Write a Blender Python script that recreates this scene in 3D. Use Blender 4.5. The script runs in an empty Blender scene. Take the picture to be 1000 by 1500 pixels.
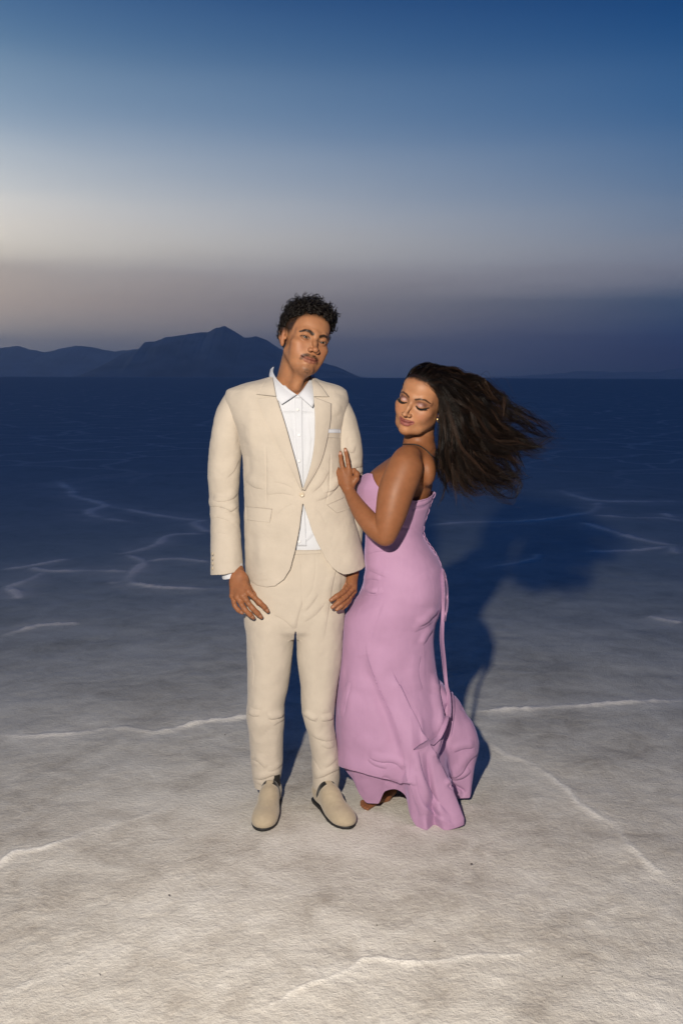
import bpy, bmesh, math, random
import numpy as np
from mathutils import Vector, Matrix
from mathutils.bvhtree import BVHTree

rng = np.random.default_rng(7)
random.seed(7)
scene = bpy.context.scene
COL = scene.collection
R_ = math.radians

# ------------------------------------------------------------------ camera
CAM_H, PITCH, ROLL, LENS = 1.53, 7.7, 0.2, 35.0
FPX = LENS / 36.0 * 1500.0
cam_d = bpy.data.cameras.new('camera')
cam_d.sensor_fit = 'VERTICAL'
cam_d.sensor_height = 36.0
cam_d.sensor_width = 24.0
cam_d.lens = LENS
cam_d.clip_start = 0.05
cam_d.clip_end = 60000.0
cam = bpy.data.objects.new('camera', cam_d)
COL.objects.link(cam)
CROT = Matrix.Rotation(R_(90 - PITCH), 3, 'X') @ Matrix.Rotation(R_(ROLL), 3, 'Z')
cam.matrix_world = Matrix.Translation((0, 0, CAM_H)) @ CROT.to_4x4()
scene.camera = cam
CR = np.array(CROT)
CP = np.array([0, 0, CAM_H])

# ------------------------------------------------------------------ sky at dusk
def srgb(r, g, b, a=1.0):
    def f(c):
        c = c / 255.0
        return c / 12.92 if c <= 0.04045 else ((c + 0.055) / 1.055) ** 2.4
    return (f(r), f(g), f(b), a)

world = bpy.data.worlds.new('World')
scene.world = world
world.use_nodes = True
nt = world.node_tree
nt.nodes.clear()
def N(t, kind, **kw):
    n = t.nodes.new(kind)
    for k, v in kw.items():
        setattr(n, k, v)
    return n
def mathn(t, op, a, b=None, c=None, clamp=False):
    n = N(t, 'ShaderNodeMath', operation=op, use_clamp=clamp)
    for i, v in enumerate((a, b, c)):
        if v is None:
            continue
        if isinstance(v, (int, float)):
            n.inputs[i].default_value = v
        else:
            t.links.new(v, n.inputs[i])
    return n.outputs[0]
def ramp(t, fac, stops, interp='EASE'):
    n = N(t, 'ShaderNodeValToRGB')
    cr = n.color_ramp
    cr.interpolation = interp
    while len(cr.elements) < len(stops):
        cr.elements.new(0.5)
    for e, (p, c) in zip(cr.elements, stops):
        e.position = p
        e.color = c
    t.links.new(fac, n.inputs[0])
    return n.outputs[0]

tc = N(nt, 'ShaderNodeTexCoord')
sep = N(nt, 'ShaderNodeSeparateXYZ')
nt.links.new(tc.outputs['Generated'], sep.inputs[0])
X, Y, Z = sep.outputs
# soft dust streaks: wide flat noise wobbling the elevation near the horizon
mp = N(nt, 'ShaderNodeMapping')
mp.inputs['Scale'].default_value = (3.2, 3.2, 26)
nt.links.new(tc.outputs['Generated'], mp.inputs[0])
nz = N(nt, 'ShaderNodeTexNoise')
nz.inputs['Scale'].default_value = 1.6
nz.inputs['Detail'].default_value = 5
nz.inputs['Roughness'].default_value = 0.55
nt.links.new(mp.outputs[0], nz.inputs['Vector'])
elev = mathn(nt, 'MULTIPLY', mathn(nt, 'ARCSINE', Z), 180 / math.pi)
wob = mathn(nt, 'MULTIPLY', mathn(nt, 'SUBTRACT', nz.outputs[0], 0.5), mathn(nt, 'MULTIPLY', mathn(nt, 'EXPONENT', mathn(nt, 'DIVIDE', elev, -7.0)), 3.2))
elev = mathn(nt, 'ADD', elev, wob)
fac = mathn(nt, 'DIVIDE', elev, 90.0, clamp=True)
SUN_AZ = -50.0
hl = mathn(nt, 'SQRT', mathn(nt, 'ADD', mathn(nt, 'ADD', mathn(nt, 'MULTIPLY', X, X), mathn(nt, 'MULTIPLY', Y, Y)), 1e-6))
dt = mathn(nt, 'ADD', mathn(nt, 'MULTIPLY', X, math.sin(R_(SUN_AZ))), mathn(nt, 'MULTIPLY', Y, math.cos(R_(SUN_AZ))))
dt = mathn(nt, 'DIVIDE', dt, hl)
mix = mathn(nt, 'POWER', mathn(nt, 'DIVIDE', mathn(nt, 'SUBTRACT', 0.862, dt), 0.53, clamp=True), 0.52)
E = lambda d: d / 90.0
HAZE, HAZE_TOP, HAZE_HALF = 8.5e-5, 620.0, 17600.0
AIR = (0.026, 0.038, 0.074)          # light the dusty air itself sends back
def thru(d, c):
    """sky colour that reads as c once seen through the dusty air at elevation d"""
    path = min(HAZE_HALF, HAZE_TOP / math.sin(R_(max(d, 0.3))))
    T = math.exp(-HAZE * path)
    c = srgb(*c)
    return tuple(max(0.002, (c[i] - AIR[i] * (1 - T)) / T) for i in range(3)) + (1.0,)
S = lambda d, *c: (E(d), thru(d, c))
left = ramp(nt, fac, [
    S(0.0, 82, 91, 108), S(1.2, 98, 101, 111), S(2.4, 128, 123, 122), S(3.6, 158, 146, 138), S(4.8, 168, 156, 147),
    S(5.8, 172, 163, 155), S(6.8, 204, 196, 184), S(8.2, 215, 209, 200), S(9.8, 202, 203, 202), S(12.8, 158, 173, 188), S(16.2, 112, 139, 166),
    S(19.5, 66, 102, 143), S(28, 20, 68, 116), S(50, 2, 40, 84), S(88, 1, 36, 78)], 'CARDINAL')
right = ramp(nt, fac, [
    S(0.0, 24, 43, 71), S(1.2, 26, 45, 74), S(2.4, 33, 52, 81), S(3.5, 46, 63, 90), S(4.4, 60, 75, 99),
    S(5.2, 96, 102, 119), S(6.2, 108, 115, 132), S(7.6, 104, 118, 140), S(9.6, 88, 112, 143), S(12.8, 62, 98, 140), S(16.2, 40, 82, 130),
    S(19.5, 16, 60, 112), S(28, 5, 48, 97), S(50, 2, 38, 82), S(88, 1, 35, 77)], 'CARDINAL')
# the dusk keeps deepening away from the glow, round to the dark blue side behind the camera
away = ramp(nt, fac, [
    S(0.0, 14, 34, 62), S(4.0, 18, 44, 78), S(8.0, 22, 54, 92), S(14.0, 16, 54, 98), S(20.0, 9, 50, 98), S(30, 3, 45, 92), S(50, 2, 38, 82), S(88, 1, 35, 77)], 'CARDINAL')
deep = mathn(nt, 'DIVIDE', mathn(nt, 'SUBTRACT', 0.33, dt), 0.9, clamp=True)
m2 = N(nt, 'ShaderNodeMix', data_type='RGBA')
nt.links.new(deep, m2.inputs[0]); nt.links.new(right, m2.inputs[6]); nt.links.new(away, m2.inputs[7])
mx = N(nt, 'ShaderNodeMix', data_type='RGBA')
nt.links.new(mix, mx.inputs[0]); nt.links.new(left, mx.inputs[6]); nt.links.new(m2.outputs[2], mx.inputs[7])
bg = N(nt, 'ShaderNodeBackground')
bg.inputs[1].default_value = 1.0
nt.links.new(mx.outputs[2], bg.inputs[0])
# a thin share of physical twilight sky, sun just under the horizon on the left
sky = N(nt, 'ShaderNodeTexSky', sky_type='NISHITA', sun_disc=False)
sky.sun_elevation = R_(-3.0)
sky.sun_rotation = R_(SUN_AZ)
bg2 = N(nt, 'ShaderNodeBackground')
bg2.inputs[1].default_value = 0.02
nt.links.new(sky.outputs[0], bg2.inputs[0])
add = N(nt, 'ShaderNodeAddShader')
nt.links.new(bg.outputs[0], add.inputs[0]); nt.links.new(bg2.outputs[0], add.inputs[1])
wo = N(nt, 'ShaderNodeOutputWorld')
nt.links.new(add.outputs[0], wo.inputs[0])

# ------------------------------------------------------------------ the photographer's flash: the lamp that lights the couple and throws their shadow
FLASH = Vector((-0.44, 0.05, 2.14))
fl = bpy.data.lights.new('camera_flash', 'SPOT')
fl.energy = 730
fl.color = (1.0, 0.895, 0.745)
fl.shadow_soft_size = 0.045
fl.spot_size = R_(115)
fl.spot_blend = 1.0
flo = bpy.data.objects.new('camera_flash', fl)
COL.objects.link(flo)
flo.location = FLASH
flo.rotation_euler = (Vector((0.0, 3.5, 0.85)) - FLASH).to_track_quat('-Z', 'Y').to_euler()

# ------------------------------------------------------------------ render settings
scene.view_settings.view_transform = 'Standard'
scene.view_settings.look = 'None'
scene.view_settings.exposure = 0.0
scene.view_settings.gamma = 1.0
scene.render.engine = 'CYCLES'
scene.cycles.use_denoising = True
scene.cycles.max_bounces = 5
scene.cycles.diffuse_bounces = 3
scene.cycles.sample_clamp_indirect = 4.0
scene.cycles.volume_bounces = 1

# ================================================================== helpers
def W(px, py, y):
    """Point at world depth y that stands at photo position (px, py)."""
    d = CR @ np.array([px - 500.0, 750.0 - py, -FPX])
    t = y / d[1]
    return np.array([d[0] * t, y, CAM_H + d[2] * t])
def G(px, py):
    """Ground point at photo position (px, py)."""
    d = CR @ np.array([px - 500.0, 750.0 - py, -FPX])
    t = -CAM_H / d[2]
    return np.array([d[0] * t, d[1] * t, 0.0])
def proj(P):
    q = (np.asarray(P, float) - CP) @ CR
    s = FPX / -q[..., 2]
    return np.stack([500 + q[..., 0] * s, 750 - q[..., 1] * s], -1)

def link(o, parent=None, **props):
    COL.objects.link(o)
    if parent is not None:
        o.parent = parent
    for k, v in props.items():
        o[k] = v
    return o
def mesh_obj(name, verts, faces, mat, parent=None, smooth=True, color=None, attrs=None, **props):
    me = bpy.data.meshes.new(name)
    verts = np.asarray(verts, np.float32)
    if isinstance(faces, np.ndarray):
        n, k = faces.shape
        me.vertices.add(len(verts)); me.vertices.foreach_set('co', verts.ravel())
        me.loops.add(n * k); me.loops.foreach_set('vertex_index', faces.astype(np.int32).ravel())
        me.polygons.add(n)
        me.polygons.foreach_set('loop_start', np.arange(0, n * k, k, dtype=np.int32))
        me.update(calc_edges=True)
    else:
        me.from_pydata([tuple(v) for v in verts], [], faces)
    me.validate()
    me.polygons.foreach_set('use_smooth', np.full(len(me.polygons), smooth))
    if color is not None:
        a = me.color_attributes.new('Col', 'FLOAT_COLOR', 'POINT')
        c = np.ones((len(verts), 4), np.float32); c[:, :3] = color
        a.data.foreach_set('color', c.ravel())
    for k, v in (attrs or {}).items():
        a = me.attributes.new(k, 'FLOAT', 'POINT')
        a.data.foreach_set('value', np.asarray(v, np.float32))
    me.materials.append(mat)
    return link(bpy.data.objects.new(name, me), parent, **props)

def normals(v, f):
    v = np.asarray(v, float)
    n = np.zeros_like(v)
    if f.shape[1] == 4:
        fn = np.cross(v[f[:, 2]] - v[f[:, 0]], v[f[:, 3]] - v[f[:, 1]])
    else:
        fn = np.cross(v[f[:, 1]] - v[f[:, 0]], v[f[:, 2]] - v[f[:, 0]])
    for k in range(f.shape[1]):
        for c in range(3):
            n[:, c] += np.bincount(f[:, k], weights=fn[:, c], minlength=len(v))
    return n / (np.linalg.norm(n, axis=1, keepdims=True) + 1e-12)
def smooth_mesh(v, f, it=3, lam=0.5, mu=-0.52):
    e = np.vstack([f[:, [i, (i + 1) % f.shape[1]]] for i in range(f.shape[1])])
    e = np.vstack([e, e[:, ::-1]])
    cnt = np.maximum(np.bincount(e[:, 0], minlength=len(v)), 1)
    v = np.array(v, float)
    for i in range(it):
        for s in ((lam, mu) if mu else (lam,)):
            avg = np.stack([np.bincount(e[:, 0], weights=v[e[:, 1], c], minlength=len(v)) for c in range(3)], 1) / cnt[:, None]
            v += s * (avg - v)
    return v

# ---------------------------------------------------------------- noise
def _hash(i, j, k, seed):
    h = (i.astype(np.int64) * 374761393 + j.astype(np.int64) * 668265263 + k.astype(np.int64) * 1274126177 + seed * 974711) & 0xffffffff
    h = ((h ^ (h >> 13)) * 1103515245) & 0xffffffff
    h = ((h ^ (h >> 16)) * 2246822519) & 0xffffffff
    return ((h ^ (h >> 15)) & 0xffff) / 65535.0
def vnoise(P, seed=0):
    P = np.asarray(P, float)
    i = np.floor(P).astype(np.int64); f = P - i; f = f * f * f * (f * (f * 6 - 15) + 10)
    out = 0
    for dx in (0, 1):
        for dy in (0, 1):
            for dz in (0, 1):
                w = (f[:, 0] if dx else 1 - f[:, 0]) * (f[:, 1] if dy else 1 - f[:, 1]) * (f[:, 2] if dz else 1 - f[:, 2])
                out = out + w * _hash(i[:, 0] + dx, i[:, 1] + dy, i[:, 2] + dz, seed)
    return out * 2 - 1
def fbm(P, octaves=4, seed=0, gain=0.5):
    a, s, out = 1.0, 1.0, 0
    for o in range(octaves):
        out = out + a * vnoise(np.asarray(P) * s + 17.3 * o, seed + o)
        a *= gain; s *= 2.03
    return out

# ---------------------------------------------------------------- signed-distance field on a grid + surface nets
class Field:
    def __init__(s, lo, hi, res):
        s.lo = np.array(lo, float); s.res = res
        n = np.ceil((np.array(hi) - s.lo) / res).astype(int) + 1
        s.ax = [(s.lo[i] + res * np.arange(n[i])).astype(np.float32) for i in range(3)]
        s.v = np.full(n, 1.0, np.float32)
    def box(s, lo, hi, pad):
        sl = []
        for i in range(3):
            a = int(np.floor((lo[i] - pad - s.lo[i]) / s.res)); b = int(np.ceil((hi[i] + pad - s.lo[i]) / s.res)) + 1
            a = max(a, 0); b = min(b, len(s.ax[i]))
            if b - a < 1:
                return None
            sl.append(slice(a, b))
        return tuple(sl)
    def grid(s, sl):
        return (s.ax[0][sl[0]][:, None, None], s.ax[1][sl[1]][None, :, None], s.ax[2][sl[2]][None, None, :])
    def op(s, fn, lo, hi, k=0.01, mode='add', extra=0.0):
        k = max(k, 1e-5)
        sl = s.box(lo, hi, k + 3 * s.res + extra)
        if sl is None:
            return s
        d = fn(*s.grid(sl)).astype(np.float32)
        v = s.v[sl]
        if mode == 'add':
            h = np.clip(0.5 + 0.5 * (v - d) / k, 0, 1)
            s.v[sl] = v * (1 - h) + d * h - k * h * (1 - h)
        elif mode == 'sub':
            d = -d
            h = np.clip(0.5 - 0.5 * (v - d) / k, 0, 1)
            s.v[sl] = v * (1 - h) + d * h + k * h * (1 - h)
        elif mode == 'and':
            h = np.clip(0.5 - 0.5 * (v - d) / k, 0, 1)
            s.v[sl] = v * (1 - h) + d * h + k * h * (1 - h)
        return s
    def cone(s, a, b, ra, rb, k=0.01, mode='add'):
        a = np.array(a, float); b = np.array(b, float); ba = b - a; L2 = ba @ ba + 1e-12
        r = max(ra, rb)
        def fn(X, Y, Z):
            t = np.clip(((X - a[0]) * ba[0] + (Y - a[1]) * ba[1] + (Z - a[2]) * ba[2]) / L2, 0, 1)
            return np.sqrt((X - a[0] - ba[0] * t) ** 2 + (Y - a[1] - ba[1] * t) ** 2 + (Z - a[2] - ba[2] * t) ** 2) - (ra + (rb - ra) * t)
        return s.op(fn, np.minimum(a, b) - r, np.maximum(a, b) + r, k, mode)
    def chain(s, pts, rad, k=0.01, mode='add'):
        for i in range(len(pts) - 1):
            s.cone(pts[i], pts[i + 1], rad[i], rad[i + 1], k, mode)
        return s
    def limb(s, pts, rad, k=0.01, n=26):
        pts = np.array(pts, float); rad = np.array(rad, float)
        seg = np.r_[0, np.cumsum(np.maximum(np.linalg.norm(np.diff(pts, axis=0), axis=1), 1e-9) ** .5)]; seg /= seg[-1]
        return s.chain(spline(pts, n), pchip(seg, rad, np.linspace(0, 1, n)), k)
    def ell(s, c, r, rot=None, k=0.01, mode='add'):
        c = np.array(c, float); r = np.array(r, float)
        M = np.eye(3) if rot is None else np.array(rot)          # columns: the ellipsoid's own axes in world space
        ext = np.sqrt(((M * r) ** 2).sum(1))
        def fn(X, Y, Z):
            dx, dy, dz = X - c[0], Y - c[1], Z - c[2]
            q = [dx * M[0, i] + dy * M[1, i] + dz * M[2, i] for i in range(3)]
            k0 = np.sqrt(sum((q[i] / r[i]) ** 2 for i in range(3)))
            k1 = np.sqrt(sum((q[i] / r[i] ** 2) ** 2 for i in range(3))) + 1e-9
            return k0 * (k0 - 1) / k1
        return s.op(fn, c - ext, c + ext, k, mode)
    def loft(s, rows, k=0.01, mode='add', expo=2.3, cap=True):
        """rows: (z, cx, cy, rx, ry) horizontal rounded slices, smoothly interpolated in z."""
        rows = sorted(rows, key=lambda r: r[0])
        A = np.array(rows, float)
        zs = A[:, 0]
        def fn(X, Y, Z):
            zz = np.clip(Z.ravel(), zs[0], zs[-1])
            p = [pchip(zs, A[:, i], zz)[None, None, :] for i in range(1, 5)]
            n = pchip(zs, A[:, 5], zz)[None, None, :] if A.shape[1] > 5 else expo
            u, w = np.abs(X - p[0]) / p[2], np.abs(Y - p[1]) / p[3]
            q = (u ** n + w ** n + 1e-9) ** (1.0 / n)
            m = np.minimum(p[2], p[3])
            d = (q - 1) * (m + (np.maximum(p[2], p[3]) - m) * 0.35)
            dz = np.maximum(zs[0] - Z, Z - zs[-1])
            return np.maximum(d, dz) if cap else d
        lo = [(A[:, 1] - A[:, 3]).min(), (A[:, 2] - A[:, 4]).min(), zs[0]]
        hi = [(A[:, 1] + A[:, 3]).max(), (A[:, 2] + A[:, 4]).max(), zs[-1]]
        return s.op(fn, lo, hi, k, mode)
    def mesh(s, it=2):
        v = s.v
        ins = v < 0
        nx, ny, nz = v.shape
        c = ins[:-1, :-1, :-1].astype(np.int8)
        for dx in (0, 1):
            for dy in (0, 1):
                for dz in (0, 1):
                    if dx + dy + dz:
                        c = c + ins[dx:nx - 1 + dx, dy:ny - 1 + dy, dz:nz - 1 + dz]
        act = np.argwhere((c > 0) & (c < 8))
        idx = np.full(c.shape, -1, np.int32)
        idx[act[:, 0], act[:, 1], act[:, 2]] = np.arange(len(act))
        acc = np.zeros((len(act), 3)); cnt = np.zeros(len(act))
        corner = [(a, b, d) for a in (0, 1) for b in (0, 1) for d in (0, 1)]
        vals = {q: v[act[:, 0] + q[0], act[:, 1] + q[1], act[:, 2] + q[2]] for q in corner}
        for a in corner:
            for ax in range(3):
                if a[ax] == 0:
                    b = list(a); b[ax] = 1; b = tuple(b)
                    va, vb = vals[a], vals[b]
                    cr = (va < 0) != (vb < 0)
                    t = np.where(cr, va / np.where(cr, va - vb, 1), 0)
                    p = np.tile(np.array(a, float), (len(act), 1)); p[:, ax] = t
                    acc[cr] += p[cr]; cnt[cr] += 1
        P = s.lo + (act + acc / cnt[:, None]) * s.res
        F = []
        for ax in range(3):
            o1, o2 = (ax + 1) % 3, (ax + 2) % 3
            a = [slice(None)] * 3; b = [slice(None)] * 3
            a[ax] = slice(0, -1); b[ax] = slice(1, None)
            ch = np.argwhere(ins[tuple(a)] != ins[tuple(b)])
            ok = (ch[:, o1] > 0) & (ch[:, o2] > 0) & (ch[:, o1] < v.shape[o1] - 1) & (ch[:, o2] < v.shape[o2] - 1)
            ch = ch[ok]
            q = []
            for (u, w) in ((-1, -1), (0, -1), (0, 0), (-1, 0)):
                cc = ch.copy(); cc[:, o1] += u; cc[:, o2] += w
                q.append(idx[cc[:, 0], cc[:, 1], cc[:, 2]])
            q = np.stack(q, 1)
            flip = ~ins[ch[:, 0], ch[:, 1], ch[:, 2]]
            q[flip] = q[flip][:, ::-1]
            F.append(q)
        F = np.vstack(F)
        F = F[(F >= 0).all(1)]
        if it:
            P = smooth_mesh(P, F, it)
        return P, F

def pchip(x, y, q):
    """monotone cubic interpolation"""
    x = np.asarray(x, float); y = np.asarray(y, float); q = np.asarray(q, float)
    if len(x) == 2:
        return np.interp(q, x, y)
    h = np.diff(x); d = np.diff(y) / h
    m = np.zeros_like(y)
    m[0], m[-1] = d[0], d[-1]
    s = d[:-1] * d[1:] > 0
    w1, w2 = 2 * h[1:] + h[:-1], h[1:] + 2 * h[:-1]
    with np.errstate(divide='ignore', invalid='ignore'):
        hm = (w1 + w2) / (w1 / d[:-1] + w2 / d[1:])
    m[1:-1] = np.where(s, hm, 0)
    i = np.clip(np.searchsorted(x, q) - 1, 0, len(x) - 2)
    t = np.clip((q - x[i]) / h[i], 0, 1)
    return ((1 + 2 * t) * (1 - t) ** 2 * y[i] + t * (1 - t) ** 2 * h[i] * m[i] + t * t * (3 - 2 * t) * y[i + 1] + t * t * (t - 1) * h[i] * m[i + 1])
def spline(P, n):
    """Catmull-Rom resample of a polyline to n points."""
    P = np.asarray(P, float)
    if len(P) == 2:
        return P[0] + (P[1] - P[0]) * np.linspace(0, 1, n)[:, None]
    seg = np.maximum(np.linalg.norm(np.diff(P, axis=0), axis=1), 1e-9) ** 0.5
    t = np.r_[0, np.cumsum(seg)]
    q = np.linspace(0, t[-1], n)
    m = np.gradient(P, t, axis=0)
    i = np.clip(np.searchsorted(t, q) - 1, 0, len(t) - 2)
    h = (t[i + 1] - t[i])[:, None]; u = ((q - t[i])[:, None]) / h
    return (1 + 2 * u) * (1 - u) ** 2 * P[i] + u * (1 - u) ** 2 * h * m[i] + u * u * (3 - 2 * u) * P[i + 1] + u * u * (u - 1) * h * m[i + 1]
def seg_dist(Q, L):
    """distance, signed side and position along polyline L for 2-D points Q."""
    best = np.full(len(Q), 1e9); side = np.zeros(len(Q)); along = np.zeros(len(Q))
    cum = np.r_[0, np.cumsum(np.linalg.norm(np.diff(L, axis=0), axis=1))]
    for i in range(len(L) - 1):
        a, b = L[i], L[i + 1]; ba = b - a
        t = np.clip(((Q - a) @ ba) / (ba @ ba + 1e-12), 0, 1)
        dv = Q - a - t[:, None] * ba
        d = np.hypot(dv[:, 0], dv[:, 1])
        m = d < best
        best[m] = d[m]
        side[m] = np.sign(ba[0] * dv[m, 1] - ba[1] * dv[m, 0])
        along[m] = (cum[i] + t[m] * (cum[i + 1] - cum[i])) / cum[-1]
    return best, side, along
def sculpt(v, f, strokes, front=True):
    """Push folds and creases into a cloth mesh along its normals. A stroke is (kind, points, amp_mm, width[, width2])."""
    v = np.array(v, float)
    for st in strokes:
        kind, pts, amp, w = st[:4]
        w2 = st[4] if len(st) > 4 else w
        pts = np.asarray(pts, float)
        if kind == 'fold':               # shade side of a roll lies below it or to the right, away from the flash
            dd = pts[-1] - pts[0]
            if (abs(dd[0]) > abs(dd[1]) and dd[0] < 0) or (abs(dd[0]) <= abs(dd[1]) and dd[1] > 0):
                pts = pts[::-1]
        L = spline(pts, max(12, 4 * len(pts))) if len(pts) > 2 else pts
        q = proj(v)
        pad = 3.2 * max(w, w2)
        near = (q[:, 0] > L[:, 0].min() - pad) & (q[:, 0] < L[:, 0].max() + pad) & (q[:, 1] > L[:, 1].min() - pad) & (q[:, 1] < L[:, 1].max() + pad)
        nrm = normals(v, f)
        if front:
            near &= ((nrm * (CP - v)).sum(1) > 0)
        ii = np.where(near)[0]
        if not len(ii):
            continue
        d, s, al = seg_dist(q[ii], L)
        end = np.clip(np.minimum(al, 1 - al) * 5, 0, 1) ** 0.7 if kind[-1] != '!' else 1.0
        k = kind.rstrip('!')
        sd = d * s
        if k == 'ridge':
            g = np.exp(-(d / w) ** 2)
        elif k == 'crease':
            g = -np.exp(-(d / w) ** 2)
        elif k == 'step':            # right-hand side of the stroke (in the photo) lies lower; left side a swelling that fades over w2
            g = np.where(sd < 0, np.exp(-(d / w2) ** 2), np.exp(-(d / w) ** 2))
            if kind[-1] != '!':
                g = g * np.interp(al, [0, .45, 1], [.12, 1, 1])
        elif k == 'fold':            # a soft roll with a sharp valley on its right-hand side
            gl = np.exp(-((d - w) / w) ** 2); gr = -0.42 * np.exp(-d / (0.75 * w))
            bl = sstep(-.7, .7, sd)
            g = np.where(sd < 0, gl, np.exp(-1.0) * np.exp(-d)) * (1 - bl) + np.where(sd > 0, gr, -.42) * bl
        if k in ('step', 'fold'):        # the raised side leans over the valley, so the fold has a real undercut
            i = np.clip((al * (len(L) - 1)).astype(int), 0, len(L) - 2)
            tg = L[i + 1] - L[i]; tg /= np.linalg.norm(tg, axis=1, keepdims=True) + 1e-9
            lat = -tg[:, 1:2] * CR[:, 0][None] - tg[:, 0:1] * CR[:, 1][None]      # towards sd > 0
            rng_ = (w2 if k == 'step' else 1.5 * w)
            sh = np.where(sd < 0, np.exp(-(d / (.7 * rng_)) ** 2), np.exp(-(d / .8) ** 2))
            am = amp * 0.001 * (.24 if k == 'step' else .5)
            if k == 'step' and kind[-1] != '!':
                am = am * np.interp(al, [0, .45, 1], [.12, 1, 1])
            v[ii] += lat * (sh * end * am)[:, None]
        v[ii] += nrm[ii] * (g * end * amp * 0.001)[:, None]
    return v

def bvh(v, f):
    return BVHTree.FromPolygons([tuple(p) for p in v], [tuple(int(i) for i in q) for q in f])
def hit(tree, px, py):
    d = CR @ np.array([px - 500.0, 750.0 - py, -FPX])
    d = Vector(d).normalized()
    h = tree.ray_cast(Vector(CP), d)
    return (np.array(h[0]), np.array(h[1])) if h[0] is not None else (None, None)
def grid_faces(n, m, wrap=False):
    i, j = np.meshgrid(np.arange(n - 1), np.arange(m if wrap else m - 1), indexing='ij')
    j2 = (j + 1) % m
    return np.stack([i * m + j, i * m + j2, (i + 1) * m + j2, (i + 1) * m + j], -1).reshape(-1, 4)
def thick_grid(V, t):
    """V: n x m x 3 grid -> closed thin slab of thickness t behind it."""
    n, m = V.shape[:2]
    f = grid_faces(n, m)
    v = V.reshape(-1, 3)
    nr = normals(v, f)
    if (nr * (CP - v)).sum() < 0:
        f = f[:, ::-1]; nr = -nr
    v2 = v - nr * t
    N_ = n * m
    idx = np.arange(N_).reshape(n, m)
    ring = np.r_[idx[0, :], idx[1:, -1], idx[-1, -2::-1], idx[-2:0:-1, 0]]
    nx = np.roll(ring, -1)
    wall = np.stack([ring, nx, nx + N_, ring + N_], 1)
    c = v[ring].mean(0)
    return np.vstack([v, v2]), np.vstack([f, f[:, ::-1] + N_, wall])
def patch(tree, A, B, n=40, m=8, off=0.004, bulge=0.0, thick=0.003, roll=None):
    """Cloth patch between two photo-traced edges, laid on the surface under it."""
    A = spline(A, n); B = spline(B, n)
    V = np.zeros((n, m, 3)); last = None
    for i in range(n):
        for j in range(m):
            t = j / (m - 1)
            p = A[i] * (1 - t) + B[i] * t
            h, nr = hit(tree, p[0], p[1])
            if h is None:
                h, nr = (last[0] if last is not None else W(p[0], p[1], 3.4)), np.array([0, -1.0, 0])
                h = W(p[0], p[1], h[1])
            last = (h, nr)
            o = off + bulge * math.sin(math.pi * t)
            if roll is not None:
                o += roll * (1 - t) ** 3
            V[i, j] = h + (np.array(CP) - h) / np.linalg.norm(CP - h) * o
    V[1:-1] = (V[:-2] + 2 * V[1:-1] + V[2:]) / 4
    return thick_grid(V, thick)
def tube(P, r, sides=6, close=True):
    P = np.asarray(P, float); n = len(P)
    r = np.broadcast_to(np.asarray(r, float), (n,))
    T = np.gradient(P, axis=0); T /= np.linalg.norm(T, axis=1, keepdims=True) + 1e-12
    up = np.array([0.0, 0, 1]) if abs(T[0, 2]) < 0.9 else np.array([1.0, 0, 0])
    U = np.zeros_like(P); u = np.cross(T[0], up); u /= np.linalg.norm(u)
    for i in range(n):
        u = u - T[i] * (u @ T[i]); u /= np.linalg.norm(u) + 1e-12; U[i] = u
    Vv = np.cross(T, U)
    a = np.linspace(0, 2 * math.pi, sides, endpoint=False)
    V = P[:, None, :] + (U[:, None, :] * np.cos(a)[None, :, None] + Vv[:, None, :] * np.sin(a)[None, :, None]) * r[:, None, None]
    return V.reshape(-1, 3), grid_faces(n, sides, wrap=True)
def join(parts):
    V, F, o = [], [], 0
    for v, f in parts:
        V.append(v); F.append(f + o); o += len(v)
    return np.vstack(V), np.vstack(F)
def strands(P, r, sides=3):
    """P: S x n x 3 strand points, r: S x n radii -> one mesh of thin tubes."""
    S, n = P.shape[:2]
    T = np.gradient(P, axis=1); T /= np.linalg.norm(T, axis=2, keepdims=True) + 1e-12
    ref = np.array([0.3, -0.8, 0.52])
    U = np.cross(T, ref); U /= np.linalg.norm(U, axis=2, keepdims=True) + 1e-9
    Vv = np.cross(T, U)
    a = np.linspace(0, 2 * math.pi, sides, endpoint=False)
    V = P[:, :, None, :] + (U[:, :, None, :] * np.cos(a)[None, None, :, None] + Vv[:, :, None, :] * np.sin(a)[None, None, :, None]) * r[:, :, None, None]
    f = grid_faces(n, sides, wrap=True)
    F = (f[None] + (np.arange(S) * n * sides)[:, None, None]).reshape(-1, 4)
    return V.reshape(-1, 3), F
def sstep(a, b, x):
    t = np.clip((x - a) / (b - a), 0, 1)
    return t * t * (3 - 2 * t)

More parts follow.
